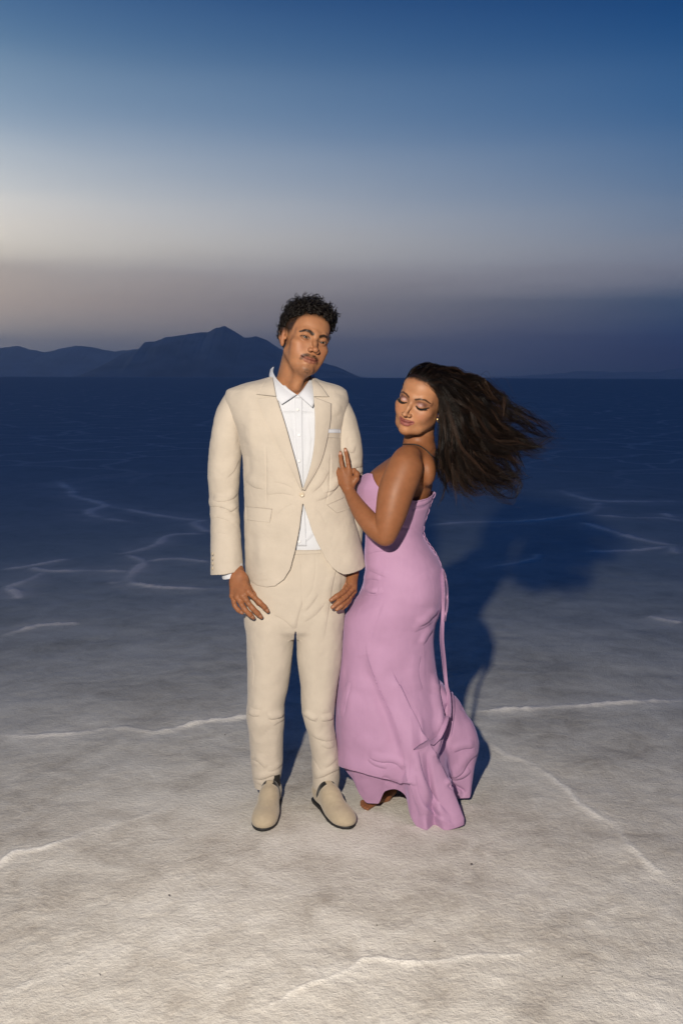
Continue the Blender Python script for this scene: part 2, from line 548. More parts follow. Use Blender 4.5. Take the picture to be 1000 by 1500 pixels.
# ---------------------------------------------------------------- materials
def new_mat(name):
    m = bpy.data.materials.new(name); m.use_nodes = True
    return m, m.node_tree, m.node_tree.nodes['Principled BSDF']
def cloth_mat(name, col, rough=0.85, weave=900, bump=0.15, var=0.04, sheen=0.15):
    m, t, b = new_mat(name)
    tc = N(t, 'ShaderNodeTexCoord')
    n1 = N(t, 'ShaderNodeTexNoise'); n1.inputs['Scale'].default_value = 14; n1.inputs['Detail'].default_value = 6
    n2 = N(t, 'ShaderNodeTexNoise'); n2.inputs['Scale'].default_value = weave; n2.inputs['Detail'].default_value = 2
    t.links.new(tc.outputs['Object'], n1.inputs[0]); t.links.new(tc.outputs['Object'], n2.inputs[0])
    s = mathn(t, 'ADD', mathn(t, 'MULTIPLY', n1.outputs[0], 0.5), mathn(t, 'MULTIPLY', n2.outputs[0], 0.5))
    lo = tuple(c * (1 - var * 2.2) for c in col) + (1,); hi = tuple(min(1, c * (1 + var * 2.2)) for c in col) + (1,)
    c = ramp(t, s, [(0.3, lo), (0.7, hi)], 'LINEAR')
    t.links.new(c, b.inputs['Base Color'])
    b.inputs['Roughness'].default_value = rough
    b.inputs['Specular IOR Level'].default_value = 0.25
    b.inputs['Sheen Weight'].default_value = sheen
    b.inputs['Sheen Roughness'].default_value = 0.5
    n3 = N(t, 'ShaderNodeTexNoise'); n3.inputs['Scale'].default_value = 26; n3.inputs['Detail'].default_value = 5; n3.inputs['Distortion'].default_value = .8
    t.links.new(tc.outputs['Object'], n3.inputs[0])
    hh = mathn(t, 'ADD', mathn(t, 'MULTIPLY', n2.outputs[0], bump * .001), mathn(t, 'MULTIPLY', n3.outputs[0], .0035))      # weave and soft rumpling
    bp = N(t, 'ShaderNodeBump'); bp.inputs['Strength'].default_value = .5; bp.inputs['Distance'].default_value = 1.0
    t.links.new(hh, bp.inputs['Height']); t.links.new(bp.outputs[0], b.inputs['Normal'])
    return m
def plain_mat(name, col, rough=0.6, metal=0.0, spec=0.5):
    m, t, b = new_mat(name)
    n1 = N(t, 'ShaderNodeTexNoise'); n1.inputs['Scale'].default_value = 60
    tc = N(t, 'ShaderNodeTexCoord'); t.links.new(tc.outputs['Object'], n1.inputs[0])
    c = ramp(t, n1.outputs[0], [(0.3, tuple(x * 0.9 for x in col) + (1,)), (0.7, tuple(min(1, x * 1.08) for x in col) + (1,))], 'LINEAR')
    t.links.new(c, b.inputs['Base Color'])
    b.inputs['Roughness'].default_value = rough; b.inputs['Metallic'].default_value = metal; b.inputs['Specular IOR Level'].default_value = spec
    return m
def skin_mat(name, rough=0.50):
    m, t, b = new_mat(name)
    at = N(t, 'ShaderNodeVertexColor'); at.layer_name = 'Col'
    tc = N(t, 'ShaderNodeTexCoord')
    n1 = N(t, 'ShaderNodeTexNoise'); n1.inputs['Scale'].default_value = 55; n1.inputs['Detail'].default_value = 8; n1.inputs['Roughness'].default_value = .65
    t.links.new(tc.outputs['Object'], n1.inputs[0])
    v = ramp(t, n1.outputs[0], [(0.3, (0.9, 0.88, 0.87, 1)), (0.7, (1.07, 1.06, 1.06, 1))], 'LINEAR')
    mx = N(t, 'ShaderNodeMix', data_type='RGBA', blend_type='MULTIPLY'); mx.inputs[0].default_value = 1
    t.links.new(at.outputs[0], mx.inputs[6]); t.links.new(v, mx.inputs[7]); t.links.new(mx.outputs[2], b.inputs['Base Color'])
    b.inputs['Roughness'].default_value = rough
    b.inputs['Specular IOR Level'].default_value = 0.30
    b.inputs['Subsurface Weight'].default_value = 0.12
    b.inputs['Subsurface Radius'].default_value = (1.0, 0.35, 0.18)
    b.inputs['Subsurface Scale'].default_value = 0.004
    n2 = N(t, 'ShaderNodeTexNoise'); n2.inputs['Scale'].default_value = 900; n2.inputs['Detail'].default_value = 3
    t.links.new(tc.outputs['Object'], n2.inputs[0])
    bp = N(t, 'ShaderNodeBump'); bp.inputs['Strength'].default_value = 0.12; bp.inputs['Distance'].default_value = 0.0008
    t.links.new(n2.outputs[0], bp.inputs['Height']); t.links.new(bp.outputs[0], b.inputs['Normal'])
    return m
def hair_mat(name, root, tip, rough=0.42, spec=0.5):
    m, t, b = new_mat(name)
    at = N(t, 'ShaderNodeVertexColor'); at.layer_name = 'Col'
    t.links.new(at.outputs[0], b.inputs['Base Color'])
    b.inputs['Roughness'].default_value = rough
    b.inputs['Specular IOR Level'].default_value = spec
    return m

# ================================================================== the salt flat
RIDGES = [  # (photo-traced course, strength)
    ([(86, 703), (95, 712), (106, 718), (108, 726), (126, 731), (144, 736), (155, 741), (137, 746), (130, 751), (144, 757), (169, 761), (202, 765)], .8),
    ([(155, 741), (187, 746), (223, 753), (266, 759), (306, 763)], .7),
    ([(306, 779), (288, 770), (286, 764), (306, 761)], .8),
    ([(306, 780), (252, 783), (230, 797), (202, 806), (180, 810), (158, 809)], .8),
    ([(180, 810), (196, 816), (211, 823), (196, 838), (191, 851), (230, 859), (324, 862)], .9),
    ([(211, 823), (230, 820), (259, 818), (306, 823)], .9),
    ([(196, 837), (144, 836), (68, 837), (43, 831)], .9),
    ([(65, 838), (40, 851), (9, 860.5), (0, 861.5)], .9), ([(9, 860), (25, 870), (26, 878)], .8), ([(191, 851), (158, 854)], .5),
    ([(0, 835), (47, 829), (104, 818)], .6),
    ([(0, 932), (32, 923), (61, 915.5), (122, 912)], .8),
    ([(820, 718), (840, 726), (876, 733), (1000, 734)], .7),
    ([(878, 733), (864, 750), (832, 756), (760, 764), (680, 765), (624, 770)], .7),
    ([(864, 754), (920, 758), (972, 759), (1000, 764)], .7), ([(972, 752), (984, 758)], .6),
    ([(848, 765), (880, 774), (928, 788), (984, 798), (1000, 797)], .8),
    ([(984, 799), (940, 805), (880, 807), (856, 807)], .8), ([(984, 799), (990, 810), (1000, 812)], .7),
    ([(948, 901), (968, 906), (1000, 912)], 1.0), ([(788, 810), (784, 818), (752, 826), (704, 833)], .5),
    ([(688, 1044), (760, 1040), (824, 1036), (920, 1030), (1010, 1023)], 1.0),
    ([(-10, 1073), (24, 1079), (96, 1076), (160, 1068), (184, 1068), (224, 1073), (256, 1068), (300, 1058), (362, 1052), (440, 1046)], 1.25),
    ([(-12, 1277), (0, 1268), (32, 1248), (72, 1242), (112, 1226), (148, 1212), (200, 1200), (240, 1182)], 1.3),
    ([(704, 1086), (740, 1106), (780, 1122), (816, 1146), (840, 1170), (872, 1196), (904, 1214), (916, 1238), (944, 1262), (980, 1292), (1010, 1310)], 1.1),
    ([(360, 1500), (387, 1488), (405, 1473), (435, 1458), (468, 1446), (504, 1432), (528, 1417), (549, 1410), (600, 1417), (652, 1416), (712, 1406), (748, 1407), (780, 1398), (816, 1388)], 1.3),
    ([(549, 1410), (528, 1380), (516, 1344)], .4), ([(816, 1388), (870, 1350), (910, 1330), (1000, 1310)], .3),
]
def make_ground():
    fine = np.linspace(-R_(38), R_(38), 430)
    coarse = np.linspace(R_(38), 2 * math.pi - R_(38), 70)[1:-1]
    th = np.r_[fine, coarse]
    r = [0.25]
    while r[-1] < 1.6: r.append(r[-1] * 1.05)
    while r[-1] < 16: r.append(r[-1] * 1.0036)
    while r[-1] < 17000: r.append(r[-1] * 1.13)
    r = np.array(r)
    Rr, T = np.meshgrid(r, th, indexing='ij')
    x, y = (Rr * np.sin(T)).ravel(), (Rr * np.cos(T)).ravel()
    P = np.stack([x, y, 0 * x], 1)
    near = np.hypot(x, y) < 60
    z = np.zeros(len(x)); rg = np.zeros(len(x))
    Q = P[near]
    warp = np.stack([fbm(Q * 3.1, 3, 5), fbm(Q * 3.1, 3, 9)], 1) * 0.05
    fine_w = np.stack([fbm(Q * 16, 2, 15), fbm(Q * 16, 2, 19)], 1) * 0.008
    q2 = Q[:, :2] + fine_w
    rid = np.zeros(len(Q))
    for pts, s in RIDGES:
        L = spline(np.array([G(*p)[:2] for p in pts]), len(pts) * 4)
        pad = 0.6
        m = (q2[:, 0] > L[:, 0].min() - pad) & (q2[:, 0] < L[:, 0].max() + pad) & (q2[:, 1] > L[:, 1].min() - pad) & (q2[:, 1] < L[:, 1].max() + pad)
        if not m.any(): continue
        d, sd, al = seg_dist(q2[m], L)
        w = 0.0055 + 0.0105 * max(0, L[:, 1].mean() - 2.2) / 2.0
        end = np.clip(np.minimum(al, 1 - al) * 9, 0.15, 1)
        amp = s * np.interp(L[:, 1].mean(), [2.6, 4.0, 6.0], [.55, .85, 1.5]) * end * (0.75 + 0.5 * vnoise(Q[m] * 5.0, 3))
        g = amp * (np.exp(-(d / w) ** 2) + 0.30 * np.exp(-(d / (w * 5)) ** 2))
        rid[m] = np.maximum(rid[m], g)
    z[near] = 0.014 * fbm(Q * 0.9, 3, 31) * np.exp(-np.hypot(Q[:, 0], Q[:, 1]) / 12) + 0.0055 * fbm(Q * 5.5, 3, 37) * np.exp(-np.hypot(Q[:, 0], Q[:, 1]) / 9) + 0.0026 * fbm(Q * 42, 3, 41) * np.exp(-np.hypot(Q[:, 0], Q[:, 1]) / 6) + 0.0085 * rid * (1 + .45 * fbm(Q * 30, 2, 47)) - 0.004
    flat = np.exp(-(((x - 0.0) / 0.75) ** 2 + ((y - 3.4) / 0.5) ** 2))     # trodden level where the two stand
    z = z * (1 - 0.9 * flat)
    rg[near] = rid
    P[:, 2] = z
    f = grid_faces(len(r), len(th), wrap=True)
    m, t, b = new_mat('salt_crust')
    tc = N(t, 'ShaderNodeTexCoord'); O = tc.outputs['Object']
    def noise(scale, detail=5, rough=.55, dist=0.0):
        n = N(t, 'ShaderNodeTexNoise'); n.inputs['Scale'].default_value = scale; n.inputs['Detail'].default_value = detail
        n.inputs['Roughness'].default_value = rough; n.inputs['Distortion'].default_value = dist
        t.links.new(O, n.inputs['Vector']); return n.outputs[0]
    big = noise(1.5, 6, .6, 0.4); mid = noise(6.5, 6, .65, 0.6); small = noise(75, 5, .7); grain = noise(380, 3, .6)
    s = mathn(t, 'ADD', mathn(t, 'MULTIPLY', big, 0.45), mathn(t, 'ADD', mathn(t, 'MULTIPLY', mid, 0.38), mathn(t, 'MULTIPLY', small, 0.17)))
    col = ramp(t, s, [(0.36, (0.37, 0.335, 0.30, 1)), (0.45, (0.53, 0.50, 0.46, 1)), (0.53, (0.64, 0.615, 0.575, 1)), (0.63, (0.75, 0.73, 0.695, 1))], 'LINEAR')
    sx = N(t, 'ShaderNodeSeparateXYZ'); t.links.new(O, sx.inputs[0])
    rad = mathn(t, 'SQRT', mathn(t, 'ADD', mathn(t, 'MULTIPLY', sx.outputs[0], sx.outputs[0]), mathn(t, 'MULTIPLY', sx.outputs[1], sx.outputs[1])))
    dusk_mix = N(t, 'ShaderNodeMix', data_type='RGBA'); dusk_mix.inputs[7].default_value = (0.26, 0.39, 0.46, 1)      # patches fade with distance; blue dusk light painted into the far salt
    t.links.new(mathn(t, 'MULTIPLY', mathn(t, 'DIVIDE', mathn(t, 'SUBTRACT', rad, 3.4), 5.5, clamp=True), 0.72), dusk_mix.inputs[0]); t.links.new(col, dusk_mix.inputs[6]); col = dusk_mix.outputs[2]
    at = N(t, 'ShaderNodeAttribute'); at.attribute_name = 'ridge'
    vor = N(t, 'ShaderNodeTexVoronoi', feature='DISTANCE_TO_EDGE'); vor.inputs['Scale'].default_value = 0.42
    wv = N(t, 'ShaderNodeTexNoise'); wv.inputs['Scale'].default_value = 1.3; wv.inputs['Detail'].default_value = 4
    t.links.new(O, wv.inputs['Vector'])
    vm = N(t, 'ShaderNodeVectorMath', operation='MULTIPLY_ADD'); vm.inputs[1].default_value = (0.9, 0.9, 0)
    t.links.new(wv.outputs['Color'], vm.inputs[0]); t.links.new(O, vm.inputs[2]); t.links.new(vm.outputs[0], vor.inputs['Vector'])
    # past the traced ridges the same polygon net goes on as a finer pattern
    far = mathn(t, 'MULTIPLY', mathn(t, 'DIVIDE', mathn(t, 'SUBTRACT', rad, 13.0), 6.0, clamp=True), mathn(t, 'SUBTRACT', 1.0, mathn(t, 'DIVIDE', vor.outputs[0], 0.045, clamp=True)))
    white = mathn(t, 'ADD', mathn(t, 'MULTIPLY', mathn(t, 'MULTIPLY', at.outputs['Fac'], mathn(t, 'ADD', small, 0.55)), 0.85), mathn(t, 'MULTIPLY', far, 0.4), clamp=True)
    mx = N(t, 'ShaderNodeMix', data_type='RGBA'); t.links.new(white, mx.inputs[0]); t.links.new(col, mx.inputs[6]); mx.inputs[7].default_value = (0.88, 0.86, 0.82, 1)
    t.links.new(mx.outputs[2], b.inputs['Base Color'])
    b.inputs['Roughness'].default_value = 0.9; b.inputs['Specular IOR Level'].default_value = 0.15
    h = mathn(t, 'ADD', mathn(t, 'MULTIPLY', small, 0.030), mathn(t, 'ADD', mathn(t, 'MULTIPLY', grain, 0.004), mathn(t, 'MULTIPLY', mid, 0.02)))
    bp = N(t, 'ShaderNodeBump'); bp.inputs['Distance'].default_value = 1.0
    t.links.new(mathn(t, 'MULTIPLY', mathn(t, 'EXPONENT', mathn(t, 'DIVIDE', rad, -4.5)), 0.85), bp.inputs['Strength'])     # the crust lies smoother further out
    t.links.new(h, bp.inputs['Height']); t.links.new(bp.outputs[0], b.inputs['Normal'])
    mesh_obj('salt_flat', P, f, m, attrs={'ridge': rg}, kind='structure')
make_ground()

# ================================================================== far mountains
def make_mountain(name, dist, crest, seed, depth, col):
    """crest: photo-traced skyline; a real ridge of rock with slopes to both sides."""
    nx, ny = 420, 60
    c = np.array(crest, float)
    X = np.linspace(c[0, 0], c[-1, 0], nx)
    hgt = np.interp(X, c[:, 0], c[:, 1])
    xs = np.array([W(a, 553, dist)[0] for a in X])
    zs = np.array([max(W(a, h, dist)[2], -5) for a, h in zip(X, hgt)])
    zs = zs + 0.006 * dist * 0.22 * fbm(np.stack([xs / dist * 55, 0 * xs, 0 * xs + seed], 1), 4, seed) * np.clip(zs / 60, 0, 1)
    t = np.linspace(-1, 1, ny)
    V = np.zeros((nx, ny, 3))
    V[:, :, 0] = xs[:, None]; V[:, :, 1] = dist + t[None, :] * depth
    prof = np.clip(1 - np.abs(t), 0, 1) ** 0.85
    base = zs[:, None] * prof[None, :]
    Pn = np.stack([V[..., 0].ravel() / 420, V[..., 1].ravel() / 420, np.full(nx * ny, seed)], 1)
    rough = (fbm(Pn, 5, seed + 3)).reshape(nx, ny)
    base = base * (1 + 0.20 * rough * (np.abs(t) ** 0.7)[None, :])
    V[:, :, 2] = base - 3
    m, tt, b = new_mat(name + '_rock')
    n1 = N(tt, 'ShaderNodeTexNoise'); n1.inputs['Scale'].default_value = 0.004; n1.inputs['Detail'].default_value = 8
    tc = N(tt, 'ShaderNodeTexCoord'); tt.links.new(tc.outputs['Object'], n1.inputs[0])
    cc = ramp(tt, n1.outputs[0], [(0.35, tuple(x * .7 for x in col) + (1,)), (0.65, tuple(x * 1.3 for x in col) + (1,))], 'LINEAR')
    tt.links.new(cc, b.inputs['Base Color']); b.inputs['Roughness'].default_value = 0.95
    f = grid_faces(nx, ny)
    if normals(V.reshape(-1, 3), f)[:, 2].sum() < 0: f = f[:, ::-1]
    mesh_obj(name, V.reshape(-1, 3), f, m, kind='structure')
make_mountain('mountain_range', 8200, [(140, 553), (160, 530), (185, 516), (205, 511), (214, 500), (228, 499), (245, 493), (262, 491), (285, 488), (305, 486), (318, 479), (331, 477), (345, 485), (358, 492), (375, 490), (388, 496), (405, 506), (425, 514), (450, 520), (480, 532), (510, 545), (530, 553)], 3, 900, (0.36, 0.33, 0.31))
make_mountain('far_mountain_range', 13500, [(-160, 520), (-80, 505), (-30, 512), (0, 510), (30, 507), (45, 512), (75, 513), (95, 508), (112, 506), (130, 510), (150, 509), (170, 514), (200, 512), (240, 508), (290, 518), (380, 532), (470, 545), (540, 553)], 11, 1300, (0.36, 0.33, 0.31))
make_mountain('distant_mountain_range', 15500, [(700, 553), (780, 548), (850, 545), (920, 544), (960, 543), (1000, 540), (1060, 534), (1140, 538), (1240, 553)], 17, 1400, (0.36, 0.33, 0.31))

# ================================================================== dusty evening air over the flat
def make_haze():
    s = HAZE_HALF
    v = [(x, y, z) for z in (-6.0, HAZE_TOP) for y in (-s, s) for x in (-s, s)]
    f = [(0, 2, 3, 1), (4, 5, 7, 6), (0, 1, 5, 4), (2, 6, 7, 3), (0, 4, 6, 2), (1, 3, 7, 5)]
    m = bpy.data.materials.new('dusty_air'); m.use_nodes = True
    t = m.node_tree; t.nodes.clear()
    o = N(t, 'ShaderNodeOutputMaterial'); p = N(t, 'ShaderNodeVolumePrincipled')
    p.inputs['Color'].default_value = (0.78, 0.87, 1.0, 1); p.inputs['Density'].default_value = HAZE; p.inputs['Anisotropy'].default_value = 0.45
    t.links.new(p.outputs[0], o.inputs['Volume'])
    mesh_obj('haze', v, f, m, smooth=False, kind='stuff', label='thin dusty evening air over the salt flat', category='haze')
make_haze()

# ================================================================== dark grit blown onto the crust
def make_specks():
    g = np.random.default_rng(3)
    spots = [(147, 1430), (690, 1268), (650, 1322), (636, 1382), (770, 1426), (822, 1434), (552, 1358), (248, 1314), (347, 1240), (330, 1078), (796, 1001), (520, 1290)]
    V, F = [], []
    for px, py in spots:
        c = G(px, py); r = g.uniform(.0014, .0028)
        bm = bmesh.new(); bmesh.ops.create_icosphere(bm, subdivisions=1, radius=1)
        P = np.array([v.co[:] for v in bm.verts]); n = sum(len(a) for a in V)
        P = P * (1 + .3 * g.normal(size=(len(P), 1))) * np.array([r * g.uniform(.8, 2), r, r * .7]) + c + np.array([0, 0, .006])
        F += [tuple(v.index + n for v in f.verts) for f in bm.faces]; V.append(P); bm.free()
    mesh_obj('grit', np.vstack(V), F, plain_mat('dark_grit', (0.03, 0.022, 0.016), .9), kind='stuff', label='scattered dark specks of grit on the pale salt crust', category='grit')
make_specks()

# ================================================================== people: heads and hands
def rot3(yaw, pitch, roll):
    return np.array(Matrix.Rotation(R_(roll), 3, 'Y') @ Matrix.Rotation(R_(yaw), 3, 'Z') @ Matrix.Rotation(R_(pitch), 3, 'X'))
class Head:
    """Local frame: +x to the person's left, -y out of the face, z up; origin between the ears at eye height."""
    def __init__(s, c, yaw, pitch, roll, scale):
        s.c = np.array(c, float); s.M = rot3(yaw, pitch, roll); s.s = scale
    def w(s, p):
        return s.c + s.s * (s.M @ np.array(p, float))
    def l(s, P):
        return ((np.asarray(P) - s.c) @ s.M) / s.s
    def ell(s, F, c, r, k, mode='add', rot=None):
        M = s.M if rot is None else s.M @ rot3(*rot)
        F.ell(s.w(c), np.array(r) * s.s, M, k * s.s, mode)
    def chain(s, F, pts, rad, k, mode='add'):
        F.chain([s.w(p) for p in pts], [q * s.s for q in rad], k * s.s, mode)

def build_head(F, H, sex, neck_to, neck_r):
    m = sex == 'm'
    H.ell(F, (0, .012, .036), (.0745, .096, .080), .002)
    H.ell(F, (0, -.045, .046), (.056, .043, .046), .02)
    H.ell(F, (0, -.030, -.015), (.0605 if m else .0600, .061, .090 if m else .082), .02)
    H.ell(F, (0, -.038, -.056 if m else -.060), (.051 if m else .044, .048, .045 if m else .046), .02)
    for x in (-1, 1):
        if m:
            H.chain(F, [(x * .050, .004, -.050), (x * .032, -.046, -.085), (x * .011, -.074, -.101)], [.014, .0130, .0130], .022)
        else:
            H.chain(F, [(x * .048, .002, -.052), (x * .030, -.050, -.083), (x * .008, -.076, -.094)], [.014, .0135, .0125], .024)
        H.ell(F, (x * .045, -.058, -.022), (.021, .019, .015), .022)
        if m:
            H.ell(F, (x * .038, -.056, -.050), (.020, .019, .024), .022)
        if not m:
            H.ell(F, (x * .046, -.022, -.042), (.019, .036, .036), .022)
            H.ell(F, (x * .034, -.066, -.040), (.018, .016, .018), .02)
    H.ell(F, (0, -.077 if m else -.079, -.102 if m else -.093), (.019 if m else .015, .015, .015 if m else .013), .016)
    br = .0085 if m else .0055
    H.chain(F, [(-.050, -.060, .014), (-.030, -.079, .019), (0, -.0845, .017), (.030, -.079, .019), (.050, -.060, .014)], [br] * 5, .014)
    for x in (-1, 1):
        H.ell(F, (x * .0325, -.0955, -.001), (.019, .0135, .0105), .013, 'sub')
        H.ell(F, (x * .032, -.0745, -.0005), (.0150, .0148, .0140), .004)
    # nose
    nb = .0066 if m else .0056
    H.chain(F, [(0, -.086, .006), (0, -.098, -.014), (0, -.113, -.034)], [nb, nb, .0075 if m else .0062], .009)
    H.ell(F, (0, -.1155, -.0365), (.0105 if m else .0088, .0095, .0085 if m else .0075), .006)
    for x in (-1, 1):
        H.ell(F, (x * (.0135 if m else .0115), -.1015, -.039), (.0075 if m else .0062, .0105, .0075 if m else .0065), .006)
        H.ell(F, (x * .0062, -.1095, -.0470), (.0038, .0062, .0032), .002, 'sub')
    # mouth
    mz = -.069 if m else -.0645
    H.ell(F, (0, -.077 + (.004 if m else 0), mz), (.029 if m else .026, .0185, .020), .014)
    hw = .0300 if m else .0235
    q_ = .0045 if m else 0.0
    u = .0034 if m else .0046; lo = .0038 if m else .0062
    sm = .0050 if m else .0045
    up = [(-hw, -.082, mz + sm), (-hw * .5, -.0930, mz + .0040), (0, -.0965, mz + .0030), (hw * .5, -.0930, mz + .0040), (hw, -.082, mz + sm)]
    dn = [(-hw * .92, -.082, mz + sm - .001), (-hw * .45, -.0920, mz - .0058), (0, -.0945, mz - .0070), (hw * .45, -.0920, mz - .0058), (hw * .92, -.082, mz + sm - .001)]
    ln = [(-hw * 1.02, -.0855, mz + sm), (-hw * .5, -.0980, mz - .0006), (0, -.1010, mz - .0010), (hw * .5, -.0980, mz - .0006), (hw * 1.02, -.0855, mz + sm)]
    up, dn, ln = [[(a, b + q_, c) for a, b, c in L] for L in (up, dn, ln)]
    H.chain(F, up, [.0022, u, u * .9, u, .0022], .004)
    H.chain(F, dn, [.0022, lo, lo * 1.05, lo, .0022], .004)
    H.chain(F, ln, [.0013, .0018, .0018, .0018, .0013], .0022, 'sub')
    H.up, H.dn, H.ln, H.mz, H.hw = up, dn, ln, mz, hw
    # ears
    for x in (-1, 1):
        rr = (x * 22, 0, x * 4)
        H.ell(F, (x * .0755, .014, -.006), (.0095, .018, .030), .006, rot=rr)
        H.ell(F, (x * .0745, .006, -.029), (.0060, .009, .011), .006, rot=rr)
        H.ell(F, (x * .0862, .011, -.005), (.0065, .0105, .018), .004, 'sub', rot=rr)
        H.chain(F, [(x * .078, -.001, .004), (x * .081, .006, .021), (x * .084, .020, .021), (x * .085, .031, .008), (x * .082, .028, -.010), (x * .077, .016, -.026)], [.0030, .0036, .0038, .0036, .0032, .0030], .003)
        H.ell(F, (x * .0715, -.003, -.010), (.0035, .004, .006), .005)
    # neck
    a = H.w((0, .022, -.050)); b = np.array(neck_to)
    F.cone(a, b, .0510 * H.s if m else .047 * H.s, neck_r, .022)
    F.cone(H.w((0, .05, -.03)), b + np.array([0, .02, 0]), .045 * H.s if m else .038 * H.s, neck_r * .9, .02)
    if m:
        H.chain(F, [(0, -.040, -.112), (0, -.020, -.160)], [.016, .016], .04)

def poly_mask(P2, line, w):
    d, s, a = seg_dist(P2, np.array(line, float))
    return d / w, a
def lerp(c, d, t):
    return c * (1 - t[:, None]) + np.array(d)[None, :] * t[:, None]

def finger(F, pts, r, k=.004):
    """pts: joints from the knuckle to the tip (world), tapering with slight knuckles."""
    n = len(pts)
    P = spline(np.array(pts), 9) if n > 2 else np.array(pts)
    rad = np.interp(np.linspace(0, 1, len(P)), [0, .45, .8, 1], [r * 1.10, r, r * .92, r * .78])
    F.chain(P, rad, k)
    for j, p in enumerate(pts[1:-1]):
        F.ell(p, (r * 1.06,) * 3, None, k)

# ================================================================== the man in the cream suit
MAN_LABEL = 'person in cream suit and white open-collar shirt, standing with arms hanging beside the lilac dress'
SUIT = cloth_mat('cream_suiting', (0.49, 0.437, 0.375), rough=0.9, weave=700, bump=0.12)
SHIRT = cloth_mat('white_shirting', (0.57, 0.595, 0.655), rough=0.8, weave=1100, bump=0.08, var=.02)
SUEDE = cloth_mat('tan_suede', (0.52, 0.44, 0.33), rough=0.95, weave=420, bump=0.35, var=.08, sheen=.3)
BLACK = plain_mat('black_rubber', (0.012, 0.012, 0.013), 0.6)
BUTTON = plain_mat('horn_button', (0.55, 0.47, 0.36), 0.35)
WBUTTON = plain_mat('pearl_button', (0.72, 0.72, 0.74), 0.3)
SKIN = skin_mat('skin')
HAIR = hair_mat('curly_hair', None, None, 0.45, 0.22)
EYE = hair_mat('eyeball', None, None, 0.15, 0.2)

man = link(bpy.data.objects.new('person', None), None, label=MAN_LABEL, category='person')
man.location = (-0.12, 3.40, 0)
MI = man.matrix_basis.inverted()
def mpart(name, v, f, mat, parent=None, **kw):
    par = parent or man
    v = np.asarray(v, float) - np.array([-0.12, 3.40, 0])
    return mesh_obj(name, v, f, mat, par, **kw)

